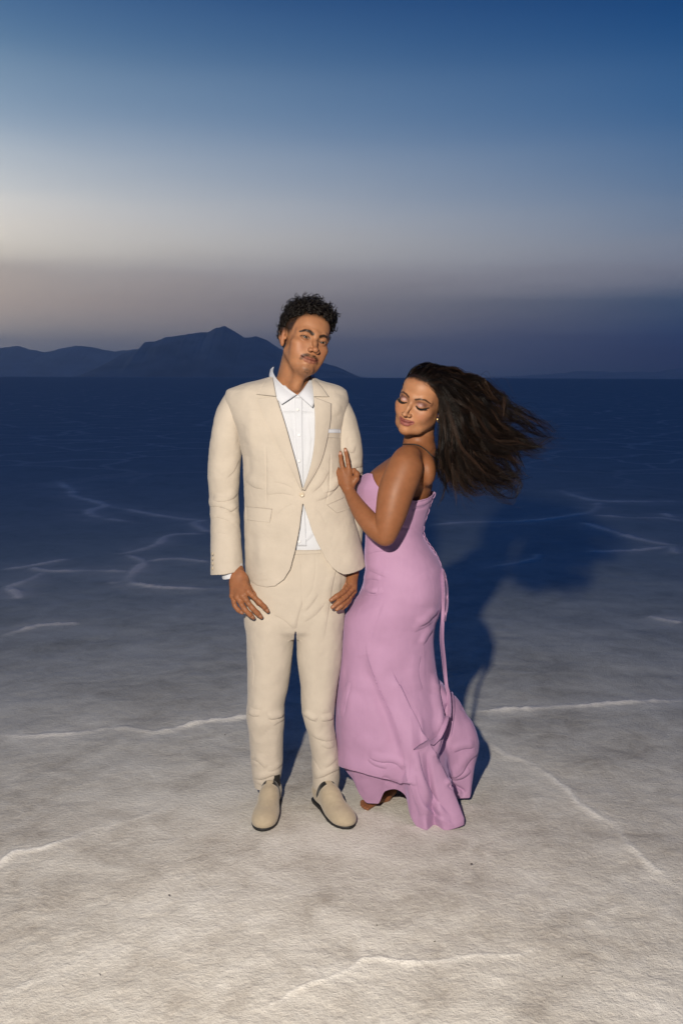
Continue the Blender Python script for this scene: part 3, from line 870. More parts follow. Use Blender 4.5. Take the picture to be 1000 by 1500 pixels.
MH = Head(W(446.5, 499.5, 3.45), 23, -8, 17, 1.0)
def man_head():
    F = Field(MH.c - np.array([.13, .14, .30]), MH.c + np.array([.13, .14, .155]), 0.0016)
    build_head(F, MH, 'm', W(427, 574, 3.485), .060)
    base = W(427, 574, 3.485)
    F.cone(base, base + np.array([0, 0, -.06]), .060, .085, .02)
    # open eyes: cut the lids
    for x in (-1, 1):
        MH.ell(F, (x * .032, -.0905, -.0012), (.0142, .0110, .0034), .001, 'sub', rot=(0, 0, x * -5))
    v, f = F.mesh(1)
    p = MH.l(v)
    x, y, z = p.T
    ax = np.abs(x)
    skin = np.array([0.345, 0.163, 0.082])
    c = np.tile(skin, (len(v), 1))
    n3 = fbm(p * 60, 3, 2)
    c *= (1 + 0.05 * n3)[:, None]
    red = np.array([0.33, 0.125, 0.062])
    c = lerp(c, red, 0.45 * np.exp(-(((ax - .040) / .022) ** 2 + ((z + .035) / .022) ** 2)) * (y < -.03))
    c = lerp(c, red, 0.35 * np.exp(-((x / .016) ** 2 + ((z + .038) / .014) ** 2)) * (y < -.09))
    c = lerp(c, (0.33, 0.13, 0.068), 0.5 * sstep(.072, .080, ax) * (np.abs(z) < .045) * (y > -.01))
    front = y < -.03
    P2 = np.stack([x, z], 1)
    # lips
    for L, wd, cc in ((MH.up, .0048, (0.20, 0.068, 0.045)), (MH.dn, .0068, (0.25, 0.098, 0.062))):
        d, a = poly_mask(P2, np.array(L)[:, [0, 2]], wd)
        c = lerp(c, cc, (1 - sstep(.75, 1.15, d)) * (y < -.07))
    d, a = poly_mask(P2, np.array(MH.ln)[:, [0, 2]], .0022)
    c = lerp(c, (0.12, 0.035, 0.025), (1 - sstep(.4, 1.1, d)) * (y < -.075))
    hairc = np.array([0.018, 0.011, 0.008])
    fine = np.clip(0.72 + 0.9 * vnoise(p * 420, 5), 0, 1)
    # brows
    for s in (-1, 1):
        d, a = poly_mask(P2, [(s * .014, .0145), (s * .026, .0205), (s * .040, .0205), (s * .052, .0135)], .0042)
        c = lerp(c, hairc, (1 - sstep(.55, 1.2, d / np.interp(a, [0, .4, 1], [1.4, 1.35, .75]))) * (0.88 + .12 * fine) * front)
        # lash rims
        q = np.stack([(x - s * .032) / .0145, (z + .0012) / .0052], 1)
        rr = np.hypot(q[:, 0], q[:, 1])
        c = lerp(c, (0.03, 0.018, 0.014), (1 - sstep(.08, .30, np.abs(rr - 1.0))) * np.where(z > -.001, .9, .45) * (y < -.06))
        c = lerp(c, (0.20, 0.085, 0.045), 0.6 * np.exp(-(((x - s * .030) / .016) ** 2 + ((z + .009) / .006) ** 2)) * front)
    # moustache, goatee, jaw shadow
    mz = MH.mz
    d, a = poly_mask(P2, [(-.030, mz - .004), (-.026, mz + .008), (-.012, mz + .0135), (0, mz + .0115), (.012, mz + .0135), (.026, mz + .008), (.030, mz - .004)], .0062)
    c = lerp(c, (.020, .011, .007), (1 - sstep(.40, 1.15, d)) * (.60 + .4 * fine) * np.interp(ax, [0, .006, .012, .024, .030], [.5, .8, 1, .85, .6]) * (y < -.06))
    g = np.exp(-((x / .017) ** 2 + ((z + .110) / .012) ** 2)) * (y < -.05)
    c = lerp(c, (.055, .029, .018), np.clip(g * 1.25, 0, 1) * (.30 + .55 * fine))
    g = np.exp(-((x / .006) ** 2 + ((z + .088) / .006) ** 2)) * (y < -.06)
    c = lerp(c, hairc * 2, g * .55 * fine)
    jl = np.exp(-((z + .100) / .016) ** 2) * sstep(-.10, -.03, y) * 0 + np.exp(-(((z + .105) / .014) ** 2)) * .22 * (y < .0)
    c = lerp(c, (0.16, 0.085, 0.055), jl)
    # cropped sides fading into the curls
    hl = hairline(p)
    c = lerp(c, hairc, sstep(-.022, .006, hl) * (.82 + .18 * fine))
    body = [(v, f, c)]
    return v, f, c
def hairline(p):
    """>0 inside the haired scalp of the man (metres above the edge of the cropped fade)."""
    x, y, z = p.T
    edge = np.interp(y, [-.10, -.075, -.060, -.045, -.030, -.012, .000, .020, .05, .10], [.092, .084, .076, .060, .024, .012, .020, .010, -.055, -.060])
    return z - edge

def man_hands():
    out = []
    # his right hand, hanging against the thigh
    y0 = 3.385
    Fd = Field(W(315, 915, 3.44) - np.array([0, .13, .01]), W(405, 800, 3.44) + np.array([.02, .10, 0]), 0.0016)
    w_ = W(346, 836, 3.425)
    K = {'i': W(364, 867, 3.352), 'm': W(356, 873, 3.350), 'r': W(348, 875, 3.358), 'p': W(341, 873, 3.372)}
    Fd.cone(W(337, 808, 3.447), w_, .022, .0265, .004)
    for k_, r in (('i', .0135), ('m', .0135), ('r', .0130), ('p', .0120)):
        Fd.cone(w_ + (K[k_] - w_) * .1, K[k_], .020, r, .012)
    Fd.ell((w_ + K['m']) / 2 + np.array([0, .008, 0]), (.032, .017, .045), None, .014)
    finger(Fd, [K['i'], W(380, 882, 3.330), W(387, 889, 3.333), W(392, 895.5, 3.340)], .0084)
    finger(Fd, [K['m'], W(370, 891, 3.326), W(377, 898, 3.330), W(382.5, 904, 3.338)], .0086)
    finger(Fd, [K['r'], W(359, 893, 3.330), W(366, 900, 3.333), W(371, 905, 3.342)], .0082)
    finger(Fd, [K['p'], W(344, 887, 3.352), W(349, 893.5, 3.350), W(355, 898, 3.355)], .0072)
    Fd.chain([w_ + np.array([.012, .01, -.02]), W(372, 872, 3.395), W(379, 884, 3.385)], [.016, .0125, .0095], .01)   # thumb, behind the palm
    for k_ in 'imrp':
        Fd.ell(K[k_] + np.array([0, -.003, .002]), (.0095,) * 3, None, .006)
        Fd.cone(w_ + np.array([(K[k_] - w_)[0] * .35, -.021, -.02]), K[k_] + np.array([0, -.0085, 0]), .0032, .0042, .006)
    out.append(Fd.mesh(1))
    # his left hand, fingers laid on the thigh
    Fd = Field(W(474, 905, 3.40) - np.array([0, .10, .0]), W(535, 790, 3.44) + np.array([.02, .13, 0]), 0.0016)
    w_ = W(515, 838, 3.452)
    K = {'i': W(513, 856, 3.405), 'm': W(517.5, 861, 3.410), 'r': W(518, 866, 3.420), 'p': W(515.5, 872, 3.432)}
    Fd.cone(W(516, 795, 3.47), w_, .030, .025, .004)
    for k_, r in (('i', .0130), ('m', .0125), ('r', .0120), ('p', .0110)):
        Fd.cone(w_, K[k_], .019, r, .010)
    finger(Fd, [K['i'], W(502.5, 867, 3.368), W(493, 873.5, 3.350), W(484.5, 879, 3.345)], .0086)
    finger(Fd, [K['m'], W(506, 873.5, 3.372), W(496, 882, 3.350), W(486.7, 889.5, 3.344)], .0086)
    finger(Fd, [K['r'], W(508, 880, 3.382), W(500, 887, 3.358), W(493, 893, 3.350)], .0080)
    finger(Fd, [K['p'], W(511, 881, 3.395), W(506, 887, 3.376), W(501, 891.5, 3.370)], .0068)
    Fd.chain([w_ + np.array([-.008, .0, -.01]), W(503, 862, 3.425), W(496, 872, 3.41)], [.015, .012, .009], .008)
    out.append(Fd.mesh(1))
    return out
def man_body():
    v, f, c = man_head()
    parts = [(v, f)]; cols = [c]
    for hv, hf in man_hands():
        sk = np.array([0.275, 0.115, 0.054])
        n = fbm(hv * 70, 3, 8)
        hc = sk[None] * (1 + .10 * n)[:, None]
        for tp in ((391.3, 894, 3.331), (381.6, 902.8, 3.328), (370, 903.8, 3.332), (354, 896.8, 3.347), (485.5, 878.5, 3.336), (487.5, 888.8, 3.335), (493.8, 892.2, 3.341)):
            hc = lerp(hc, (.40, .22, .15), .8 * (1 - sstep(.0035, .0058, np.linalg.norm(hv - W(*tp), axis=1))))
        parts.append((hv, hf)); cols.append(hc)
    # trunk and limbs under the clothes
    F = Field((-.62, 3.2, .05), (.30, 3.72, 1.42), 0.008)
    rows = [(py, l + 12, r - 12, d - .03) for py, l, r, d in JROWS if 575 < py < 820]
    F.loft([(W((l + r) / 2, py, 3.47)[2], W((l + r) / 2, py, 3.47)[0], 3.475, (W(r, py, 3.47)[0] - W(l, py, 3.47)[0]) / 2, d) for py, l, r, d in rows], .02)
    F.cone(W(427, 574, 3.485), W(428, 620, 3.48), .055, .085, .03)
    for a in (SLEEVE_R, SLEEVE_L):
        F.chain([W(*p[:3]) for p in a[:-1]], [p[3] * .62 for p in a[:-1]], .01)
    for lg in (LEG_A, LEG_B):
        q = [(W((l + r) / 2, py, y), (W(r, py, y)[0] - W(l, py, y)[0]) / 2 * .72) for py, l, r, y, d in lg]
        F.chain([a for a, b in q], [b for a, b in q], .02)
    bv, bf = F.mesh(1)
    parts.append((bv, bf)); cols.append(np.tile([0.45, 0.23, 0.13], (len(bv), 1)))
    V, Fc = join(parts)
    mpart('body', V, Fc, SKIN, color=np.vstack(cols))

JROWS = [(552, 396, 460, .056), (557, 380, 470, .066), (562, 358, 489, .076), (567, 343, 501, .084), (573, 332, 508, .090), (586, 330, 511, .102), (606, 336, 508, .113), (640, 350, 502, .123),
         (665, 355, 503, .124), (700, 357, 506, .119), (730, 358, 511, .114), (760, 358, 519, .114), (790, 358.5, 527, .118), (816, 359, 533, .122), (850, 361, 539, .125), (863, 361, 540, .126)]
SLEEVE_R = [(346, 590, 3.475, .047), (340.5, 602, 3.475, .050), (335.5, 622, 3.475, .053), (330.5, 662, 3.48, .0565), (328, 700, 3.485, .0555), (328.5, 732, 3.485, .0495), (330, 765, 3.47, .0505), (331.5, 800, 3.45, .0535), (332.7, 858, 3.43, .0590)]
SLEEVE_L = [(494, 597, 3.475, .045), (503, 625, 3.478, .050), (507, 662, 3.485, .0555), (508, 697, 3.50, .0545), (511, 735, 3.51, .050), (513, 785, 3.50, .043), (514, 812, 3.485, .034)]
LEG_A = [(884, 368, 426, 3.464, .085), (900, 359, 433, 3.46, .102), (925, 360.5, 432, 3.458, .098), (946, 362, 430.5, 3.455, .094), (1002, 363, 423, 3.448, .083), (1036, 361.5, 416.5, 3.44, .076), (1050, 361.5, 417, 3.44, .074),
         (1072, 364.5, 415.5, 3.445, .071), (1086, 366, 415, 3.45, .069), (1122, 368.5, 414, 3.455, .064), (1136, 370, 412, 3.455, .061), (1158, 374.5, 405, 3.45, .052)]
LEG_B = [(884, 440, 496, 3.464, .085), (900, 433, 504, 3.46, .102), (925, 434, 503, 3.458, .098), (960, 434.5, 501, 3.455, .092), (1000, 440, 495, 3.448, .082), (1044, 442, 489.5, 3.44, .074),
         (1078, 452.5, 491.5, 3.442, .069), (1114, 457, 496.5, 3.45, .065), (1140, 457.5, 497, 3.45, .061), (1155, 458, 495, 3.45, .055)]
def px_rows(rows):
    out = []
    for py, l, r, y, d in rows:
        a, b = W(l, py, y), W(r, py, y)
        out.append(((a[2] + b[2]) / 2, (a[0] + b[0]) / 2, y, (b[0] - a[0]) / 2, d))
    return out
def poly_sd(px, py, poly):
    """signed distance in pixels to a polygon (negative inside)."""
    P = np.array(poly, float); n = len(P)
    d = np.full(px.shape, 1e9, np.float32); sgn = np.ones(px.shape, np.float32)
    for i in range(n):
        a, b = P[i], P[(i + 1) % n]; e = b - a
        wx, wy = px - a[0], py - a[1]
        t = np.clip((wx * e[0] + wy * e[1]) / (e @ e + 1e-9), 0, 1)
        d = np.minimum(d, (wx - e[0] * t) ** 2 + (wy - e[1] * t) ** 2)
        c1 = py >= a[1]; c2 = py < b[1]; c3 = e[0] * wy > e[1] * wx
        flip = (c1 & c2 & c3) | (~c1 & ~c2 & ~c3)
        sgn = np.where(flip, -sgn, sgn)
    return sgn * np.sqrt(d)
def cut_px(F, poly, ymax, k=.002, ymin=3.0):
    """take away everything in front of depth ymax inside a photo-traced outline."""
    def fn(X, Y, Z):
        X, Y, Z = np.broadcast_arrays(X, Y, Z)
        q = proj(np.stack([X, Y, Z], -1).reshape(-1, 3).astype(float))
        d = poly_sd(q[:, 0], q[:, 1], poly).reshape(X.shape) * 0.00236
        return np.maximum(d, Y - ymax)
    P = np.array(poly, float)
    a = W(P[:, 0].min(), P[:, 1].max(), ymax); b = W(P[:, 0].max(), P[:, 1].min(), ymax)
    return F.op(fn, (a[0], ymin, a[2] - .1), (b[0], ymax, b[2] + .1), k, 'sub')

def man_jacket():
    rows = px_rows([(py, l, r, 3.47, d) for py, l, r, d in JROWS])
    F = Field((-.42, 3.30, .72), (.16, 3.64, 1.57), 0.0025)
    F.loft(rows, .002, expo=2.25)
    neck = W(428, 556, 3.487)
    full = F.v.copy()
    v0, f0 = F.mesh(2)
    tree = bvh(v0, f0)
    zc = F.ax[2] < W(430, 612, 3.47)[2]
    F.v[:, :, zc] = np.maximum(F.v[:, :, zc], -(F.v[:, :, zc] + 0.007))
    F.cone(neck + np.array([0, .0, -.05]), neck + np.array([0, -.004, .15]), .060, .066, .006, 'sub')
    cut_px(F, [(390, 520), (399, 556), (405, 580), (415, 612), (427, 655), (437, 692), (442, 714), (444, 714), (456, 680), (461, 645), (461.5, 612), (459, 580), (457, 552), (460, 520)], 3.47)
    cut_px(F, [(443, 738), (438.5, 776), (432, 810), (425, 834), (416, 849), (403, 858.5), (390, 860.5), (377, 858), (364, 850), (350, 842), (330, 842), (330, 920), (575, 920), (575, 820), (537, 829.5), (529, 835.5), (520, 840), (511, 842.5), (503, 842), (495, 838.5), (486, 831), (477, 820), (456, 776), (444.5, 738)], 3.455)
    cut_px(F, [(440, 847), (440, 930), (580, 930), (580, 815), (537, 828), (529, 834), (520, 838.5), (511, 841), (500, 843)], 3.75)
    v, f = F.mesh(4)
    strokes = [
        ('crease', [(389, 652), (390, 690), (390.5, 742)], 1.2, 1.1),                      # front dart
        ('crease', [(484, 664), (483, 700), (477, 738)], 1.2, 1.1),
        ('fold', [(432, 716), (418, 709), (400, 705)], 1.0, 6),
        ('fold', [(432, 726), (412, 722), (388, 725)], 1.2, 7),
        ('fold', [(432, 736), (416, 744), (404, 756)], 0.8, 7),
        ('fold', [(456, 722), (470, 710), (482, 690)], 1.5, 5),
        ('fold', [(462, 734), (480, 727), (496, 712)], 1.6, 5),
        ('fold', [(458, 742), (468, 752), (476, 768)], .8, 8),
        ('ridge', [(372, 600), (366, 635), (363, 668)], 3.0, 10),
        ('crease', [(356, 640), (362, 668), (366, 700)], 2.5, 6),
        ('fold', [(358, 700), (370, 712), (386, 716)], 2.2, 6),
        ('fold', [(500, 700), (490, 716), (474, 722)], 2.6, 5),
        ('ridge', [(380, 790), (384, 820), (390, 850)], 2.5, 14),
        ('crease', [(408, 780), (408, 815), (404, 850)], 1.8, 12),
        ('ridge', [(508, 770), (514, 800), (516, 838)], 2.5, 12),
        ('crease', [(366, 770), (369, 800), (366, 840)], 2.0, 7),
        ('ridge', [(352, 572), (362, 585), (372, 610)], 2.0, 9), ('ridge', [(498, 578), (494, 592), (492, 610)], 2.0, 8),
    ]
    v = sculpt(v, f, [(a[0], a[1], a[2] * 1.9) + tuple(a[3:]) for a in strokes])
    v = v + normals(v, f) * (0.0011 * fbm(v * 22, 3, 4))[:, None]
    jacket = mpart('jacket', v, f, SUIT)
    # sleeves
    for nm, S, cuff, sgn, st in (('r', SLEEVE_R, ((300, 843.5), (365, 834.5)), -1, [
            ('fold', [(304, 742), (318, 741), (332, 744), (347, 752)], 5.0, 6), ('fold', [(349, 722), (340, 730), (328, 734), (312, 733)], 4.5, 5),
            ('fold', [(306, 760), (320, 758), (338, 764), (350, 772)], 3.6, 6), ('fold', [(350, 740), (340, 748), (326, 752)], 3.6, 5),
            ('crease', [(305, 728), (316, 724), (332, 726)], 3.0, 5), ('ridge', [(322, 640), (318, 680), (318, 716)], 2.5, 10),
            ('crease', [(345, 600), (350, 630), (353, 660)], 2.6, 5), ('fold', [(352, 670), (342, 690), (330, 702)], 2.6, 7),
            ('fold', [(308, 782), (322, 780), (336, 784)], 2.0, 6), ('ridge', [(340, 790), (342, 815), (343, 838)], 1.8, 7), ('crease', [(326, 790), (325, 815), (325, 838)], 1.4, 6)]),
            ('l', SLEEVE_L, None, 1, [
            ('fold', [(500, 664), (508, 661), (518, 664)], 3.6, 5), ('fold', [(514, 690), (522, 684), (531, 683)], 4.6, 5), ('fold', [(516, 700), (524, 694), (532, 692)], 3.6, 4),
            ('crease', [(509, 640), (510, 650), (511, 657)], 2.2, 4), ('ridge', [(520, 630), (525, 655), (526, 675)], 2.2, 7)])):
        F2 = Field((-.50, 3.30, .74) if nm == 'r' else (-.07, 3.34, .80), (-.29, 3.60, 1.50) if nm == 'r' else (.14, 3.62, 1.50), 0.0025)
        pts = [W(*p[:3]) for p in S]; rad = [p[3] for p in S]
        P = spline(np.array(pts), 30); t = np.linspace(0, 1, 30)
        seg = np.r_[0, np.cumsum(np.maximum(np.linalg.norm(np.diff(np.array(pts), axis=0), axis=1), 1e-9) ** .5)]; seg /= seg[-1]
        Rr = np.interp(t, seg, rad)
        F2.chain(P, Rr, .004)
        # rope the sleeve head into the shoulder
        if cuff:
            a, b = W(*cuff[0], 3.43), W(*cuff[1], 3.43)
            F2.v = np.maximum(F2.v, -(F2.v + 0.006))
            n = np.array([-(b - a)[2], 0, (b - a)[0]]); n /= np.linalg.norm(n)
            F2.op(lambda X, Y, Z: (X - a[0]) * n[0] + (Z - a[2]) * n[2] + (Y - 3.43) * 0.10, (-.6, 3.2, .70), (-.2, 3.7, .90), .001, 'sub')
        sv, sf = F2.mesh(2)
        sv = sculpt(sv, sf, [(a[0], a[1], a[2] * 1.05) + tuple(a[3:]) for a in st])
        sv = sv + normals(sv, sf) * (0.0012 * fbm(sv * 20, 3, 6))[:, None]
        sl = mpart('sleeve', sv, sf, SUIT, jacket_parent(jacket))
        if cuff:
            for q in range(4):
                b_disc('sleeve_button', W(310.5, 838 - 8 - q * 7.0, 3.43) + np.array([.006, -.030, 0]), (-.86, -.5, 0), .0060, .0025, BUTTON, sl)
    # lapels and collar
    def lap(name, A, B, **kw):
        pv, pf = patch(tree, A, B, **kw)
        return mpart(name, pv, pf, SUIT, jacket)
    lap('lapel', [(404, 581), (415, 613), (427, 655), (437, 692), (442.5, 718)], [(375.5, 583.5), (387.5, 616), (404, 650), (424, 686), (440, 717)], n=60, m=14, off=.0030, bulge=.0035, roll=.006)
    lap('lapel', [(459.5, 581), (461.5, 612), (461, 645), (456, 678), (444, 718)], [(485.5, 591), (485, 612), (480.5, 640), (470, 678), (447, 719)], n=60, m=14, off=.0030, bulge=.0035, roll=.006)
    lap('collar', [(399, 552), (401, 563), (404.5, 580.5)], [(389, 556), (383, 565), (375.5, 577.5)], n=26, m=10, off=.0050, bulge=.003, roll=.006)
    lap('collar', [(457, 556), (458.5, 568), (459.5, 580.5)], [(461, 556), (471, 566), (482, 581)], n=26, m=10, off=.0050, bulge=.003, roll=.006)
    # pockets
    lap('pocket_flap', [(359.5, 742), (378, 743), (398.7, 745.5)], [(360.5, 761), (378, 763.5), (395.5, 765)], n=26, m=10, off=.0032, bulge=.0012)
    lap('pocket_flap', [(478.5, 739.5), (491, 734), (503, 728.5)], [(493, 751.5), (502, 748.5), (511.5, 744.5)], n=26, m=10, off=.0032, bulge=.0012)
    lap('breast_pocket', [(480, 633.5), (490, 633.5), (499, 633.5)], [(479, 641), (489, 641.5), (498, 642)], n=16, m=6, off=.0022)
    pv, pf = patch(tree, [(481, 628.6), (490, 628.2), (498.6, 628.8)], [(480.5, 634), (490, 634), (498.8, 634)], n=16, m=4, off=.0048)
    mpart('pocket_square', pv, pf, SHIRT)
    h, nr = hit(tree, 442, 724)
    b_disc('button', h + nr * .004, nr, .0085, .004, BUTTON, jacket)
    return tree
def jacket_parent(j): return j
def b_disc(name, c, n, r, h, mat, parent):
    c = np.array(c, float); n = np.array(n, float); n /= np.linalg.norm(n)
    u = np.cross(n, [0, 0, 1.0]); u /= np.linalg.norm(u); w = np.cross(n, u)
    a = np.linspace(0, 2 * math.pi, 18, endpoint=False)
    prof = [(0.0, .72), (.42, .70), (.62, 1.0), (.92, 1.0), (1.0, .6), (.95, 0)]
    V = np.array([c + n * h * z + (u * np.cos(t) + w * np.sin(t)) * r * q for q, z in prof for t in a])
    return mpart(name, V, grid_faces(len(prof), 18, wrap=True), mat, parent)

def man_shirt():
    rows = px_rows([(py, l + 9, r - 9, 3.47, d - .022) for py, l, r, d in JROWS if 562 < py < 740] + [(765, 372, 508, 3.47, .092)] + [(790, 376, 506, 3.47, .092), (806, 376, 506, 3.47, .088)])
    F = Field((-.38, 3.34, .86), (.12, 3.60, 1.52), 0.003)
    F.loft(rows, .002)
    F.loft(px_rows([(566, 396, 462, 3.475, .062), (580, 392, 466, 3.47, .080), (600, 380, 480, 3.47, .094)]), .02)
    neck = W(428, 556, 3.487)
    F.cone(neck + np.array([0, .0, -.035]), neck + np.array([0, -.01, .10]), .0605, .0605, .004)
    F.cone(neck + np.array([0, -.004, -.030]), neck + np.array([0, -.012, .16]), .0575, .064, .002, 'sub')
    F.op(lambda X, Y, Z: (Z - neck[2] - .030) - (Y - 3.487) * .55 + X * 0, (-.4, 3.2, 1.40), (.2, 3.7, 1.60), .002, 'and')
    cut_px(F, [(402, 525), (408, 553), (422, 569), (435.5, 579), (446, 569), (455, 551), (460, 525)], 3.47)
    v, f = F.mesh(2)
    tree = bvh(v, f)
    v = sculpt(v, f, [('fold', [(425, 600), (430, 640), (434, 690)], 1.6, 4), ('crease', [(446, 600), (450, 640), (446, 690)], 1.5, 4), ('fold', [(452, 610), (455, 650), (450, 690)], 1.5, 3),
                      ('fold', [(416, 600), (424, 625), (434, 640)], 1.5, 4), ('fold', [(462, 780), (452, 790), (438, 800)], 2.4, 4), ('fold', [(446, 757), (448, 775), (440, 798)], 2.0, 3)])
    sh = mpart('shirt', v, f, SHIRT)
    pv, pf = patch(tree, [(431.5, 582), (433, 640), (436, 716), (436, 800)], [(443, 582), (443, 640), (445, 716), (449, 800)], n=70, m=6, off=.0022, thick=.002)
    mpart('placket', pv, pf, SHIRT, sh)
    for q in ((436, 600), (438, 637), (438, 675), (438, 793)):
        h, nr = hit(tree, *q)
        if h is not None:
            b_disc('button', h + np.array([0, -.004, 0]), (0, -1, .05), .0048, .0024, WBUTTON, sh)
    def wing(A, B):
        a = spline(np.array([W(*p) for p in A]), 24); b = spline(np.array([W(*p) for p in B]), 24)
        V = np.array([[a[i] * (1 - t) + b[i] * t + np.array([0, -.006 * math.sin(math.pi * t), 0]) for t in np.linspace(0, 1, 9)] for i in range(24)])
        pv, pf = thick_grid(V, .0016)
        mpart('collar', pv, pf, SHIRT, sh)
    wing([(401, 537, 3.515), (400, 545, 3.47), (407, 557, 3.415), (421, 570, 3.385), (434.5, 578, 3.378)], [(396, 541, 3.530), (394.5, 552, 3.46), (399, 570, 3.395), (406, 585, 3.370), (412.5, 592.5, 3.366)])
    wing([(459, 547, 3.515), (456, 553, 3.47), (450, 561, 3.420), (443, 571, 3.385), (436.5, 578, 3.378)], [(461, 549, 3.530), (461, 560, 3.46), (461, 576, 3.395), (460, 590, 3.370), (457.5, 597, 3.366)])
    # cuff at his right wrist
    F3 = Field(W(310, 860, 3.43) - np.array([.02, .12, .0]), W(370, 815, 3.43) + np.array([.02, .12, .0]), 0.002)
    F3.cone(W(334, 805, 3.445), W(343, 850, 3.426), .042, .0385, .002)
    F3.v = np.maximum(F3.v, -(F3.v + 0.004))
    a, b = W(322, 849, 3.43), W(360, 839.5, 3.43)
    n = np.array([-(b - a)[2], 0, (b - a)[0]]); n /= np.linalg.norm(n)
    F3.op(lambda X, Y, Z: (X - a[0]) * n[0] + (Z - a[2]) * n[2] + Y * 0, (-.6, 3.2, .60), (-.2, 3.7, .90), .001, 'sub')
    cv, cf = F3.mesh(1)
    mpart('cuff', cv, cf, SHIRT, sh)

def man_trousers():
    F = Field((-.42, 3.30, .06), (.10, 3.62, 1.02), 0.0025)
    F.loft(px_rows([(799, 372, 510, 3.47, .099), (808, 371, 510, 3.47, .100), (830, 366, 511, 3.468, .104), (870, 360, 507, 3.465, .108), (900, 359, 504, 3.462, .106), (916, 361, 503, 3.462, .098), (930, 372, 494, 3.465, .07)]), .01, expo=2.4)
    for lg in (LEG_A, LEG_B):
        F.loft(px_rows(lg), .012, expo=2.15)
    cut_px(F, [(432.2, 925), (429.5, 950), (424, 1000), (417, 1036), (417.5, 1160), (456, 1160), (452, 1078), (441.5, 1044), (439, 1000), (434.3, 960), (433.6, 925)], 3.70, .002)
    for lg in (LEG_A, LEG_B):        # hollow hems
        q = px_rows(lg)[-3:]
        q = [(z - .016, x, y, rx - .009, ry - .009) for z, x, y, rx, ry in q]
        F.loft([(q[-1][0] - .02,) + q[-1][1:]] + q, .001, 'sub')
    v, f = F.mesh(2)
    st = [
        # fly and waist
        ('crease', [(441, 808), (442, 850), (443, 880), (447, 908)], 1.8, 1.4), ('crease', [(462, 806), (462, 840), (456, 868), (447, 878)], 1.4, 1.2),
        ('fold', [(443, 880), (436, 905), (433, 922)], 3.5, 4), ('fold', [(466, 870), (456, 885), (446, 897)], 3.2, 4), ('fold', [(478, 880), (462, 900), (444, 912)], 3.0, 5),
        ('fold', [(400, 900), (416, 908), (431, 921)], 2.6, 6), ('fold', [(496, 820), (488, 850), (480, 900), (474, 940)], 2.8, 5), ('crease', [(503, 830), (500, 870), (497, 900)], 2.2, 3),
        ('ridge', [(392, 880), (390, 940), (388, 1010)], 2.5, 10), ('crease', [(476, 900), (474, 950), (468, 1000)], 2.0, 7),
        ('crease', [(372, 870), (376, 910), (380, 960)], 1.6, 8), ('fold', [(366, 945), (372, 975), (370, 1010)], 2.0, 6),
        # knees of his right leg
        ('fold', [(392, 1053), (405, 1051), (417, 1046)], 7, 4), ('fold', [(361, 1043), (370, 1048), (380, 1049)], 5, 4), ('fold', [(366, 1034), (376, 1038), (386, 1039)], 2.0, 5),
        ('fold', [(417, 1053), (408, 1058), (400, 1063)], 3.8, 4), ('crease', [(398, 1066), (386, 1078), (372, 1082)], 2.4, 6), ('fold', [(374, 1110), (368, 1112), (380, 1118)], 3.0, 3),
        ('fold', [(371, 1113), (380, 1117), (388, 1126)], 3.4, 4), ('fold', [(412, 1134), (398, 1136), (384, 1141), (371, 1140)], 5.0, 4), ('fold', [(414, 1118), (404, 1127), (392, 1130)], 3.4, 4),
        ('ridge', [(404, 1076), (405, 1100), (404, 1122)], 2.2, 6), ('fold', [(374, 1146), (382, 1150), (386, 1156)], 2.4, 3),
        # his left leg
        ('fold', [(442, 1044), (452, 1052), (463, 1057)], 6.5, 4), ('fold', [(470, 1056), (480, 1055), (489, 1051)], 5, 4), ('fold', [(486, 1040), (478, 1044), (470, 1044)], 2.0, 5),
        ('fold', [(456, 1076), (466, 1082), (478, 1085), (491, 1083)], 4.6, 5), ('fold', [(491, 1093), (480, 1096), (470, 1091)], 3.2, 4), ('fold', [(456, 1108), (464, 1122), (470, 1132)], 3.2, 5),
        ('fold', [(497, 1126), (486, 1131), (474, 1137), (459, 1141)], 5.0, 4), ('fold', [(494, 1110), (484, 1120), (476, 1126)], 3.0, 4), ('crease', [(476, 1060), (470, 1072), (462, 1078)], 2.2, 4),
        ('ridge', [(486, 960), (482, 1000), (478, 1034)], 2.0, 8),
    ]
    v = sculpt(v, f, [(a[0], a[1], a[2] * .85) + tuple(a[3:]) for a in st])
    v = v + normals(v, f) * (0.0013 * fbm(v * 18, 3, 12))[:, None]
    tr = mpart('trousers', v, f, SUIT)
    tree = bvh(v, f)
    pv, pf = patch(tree, [(428, 803), (446, 803), (470, 802)], [(428, 812), (446, 812), (470, 811)], n=24, m=5, off=.002, thick=.003)
    mpart('waistband', pv, pf, SUIT, tr)

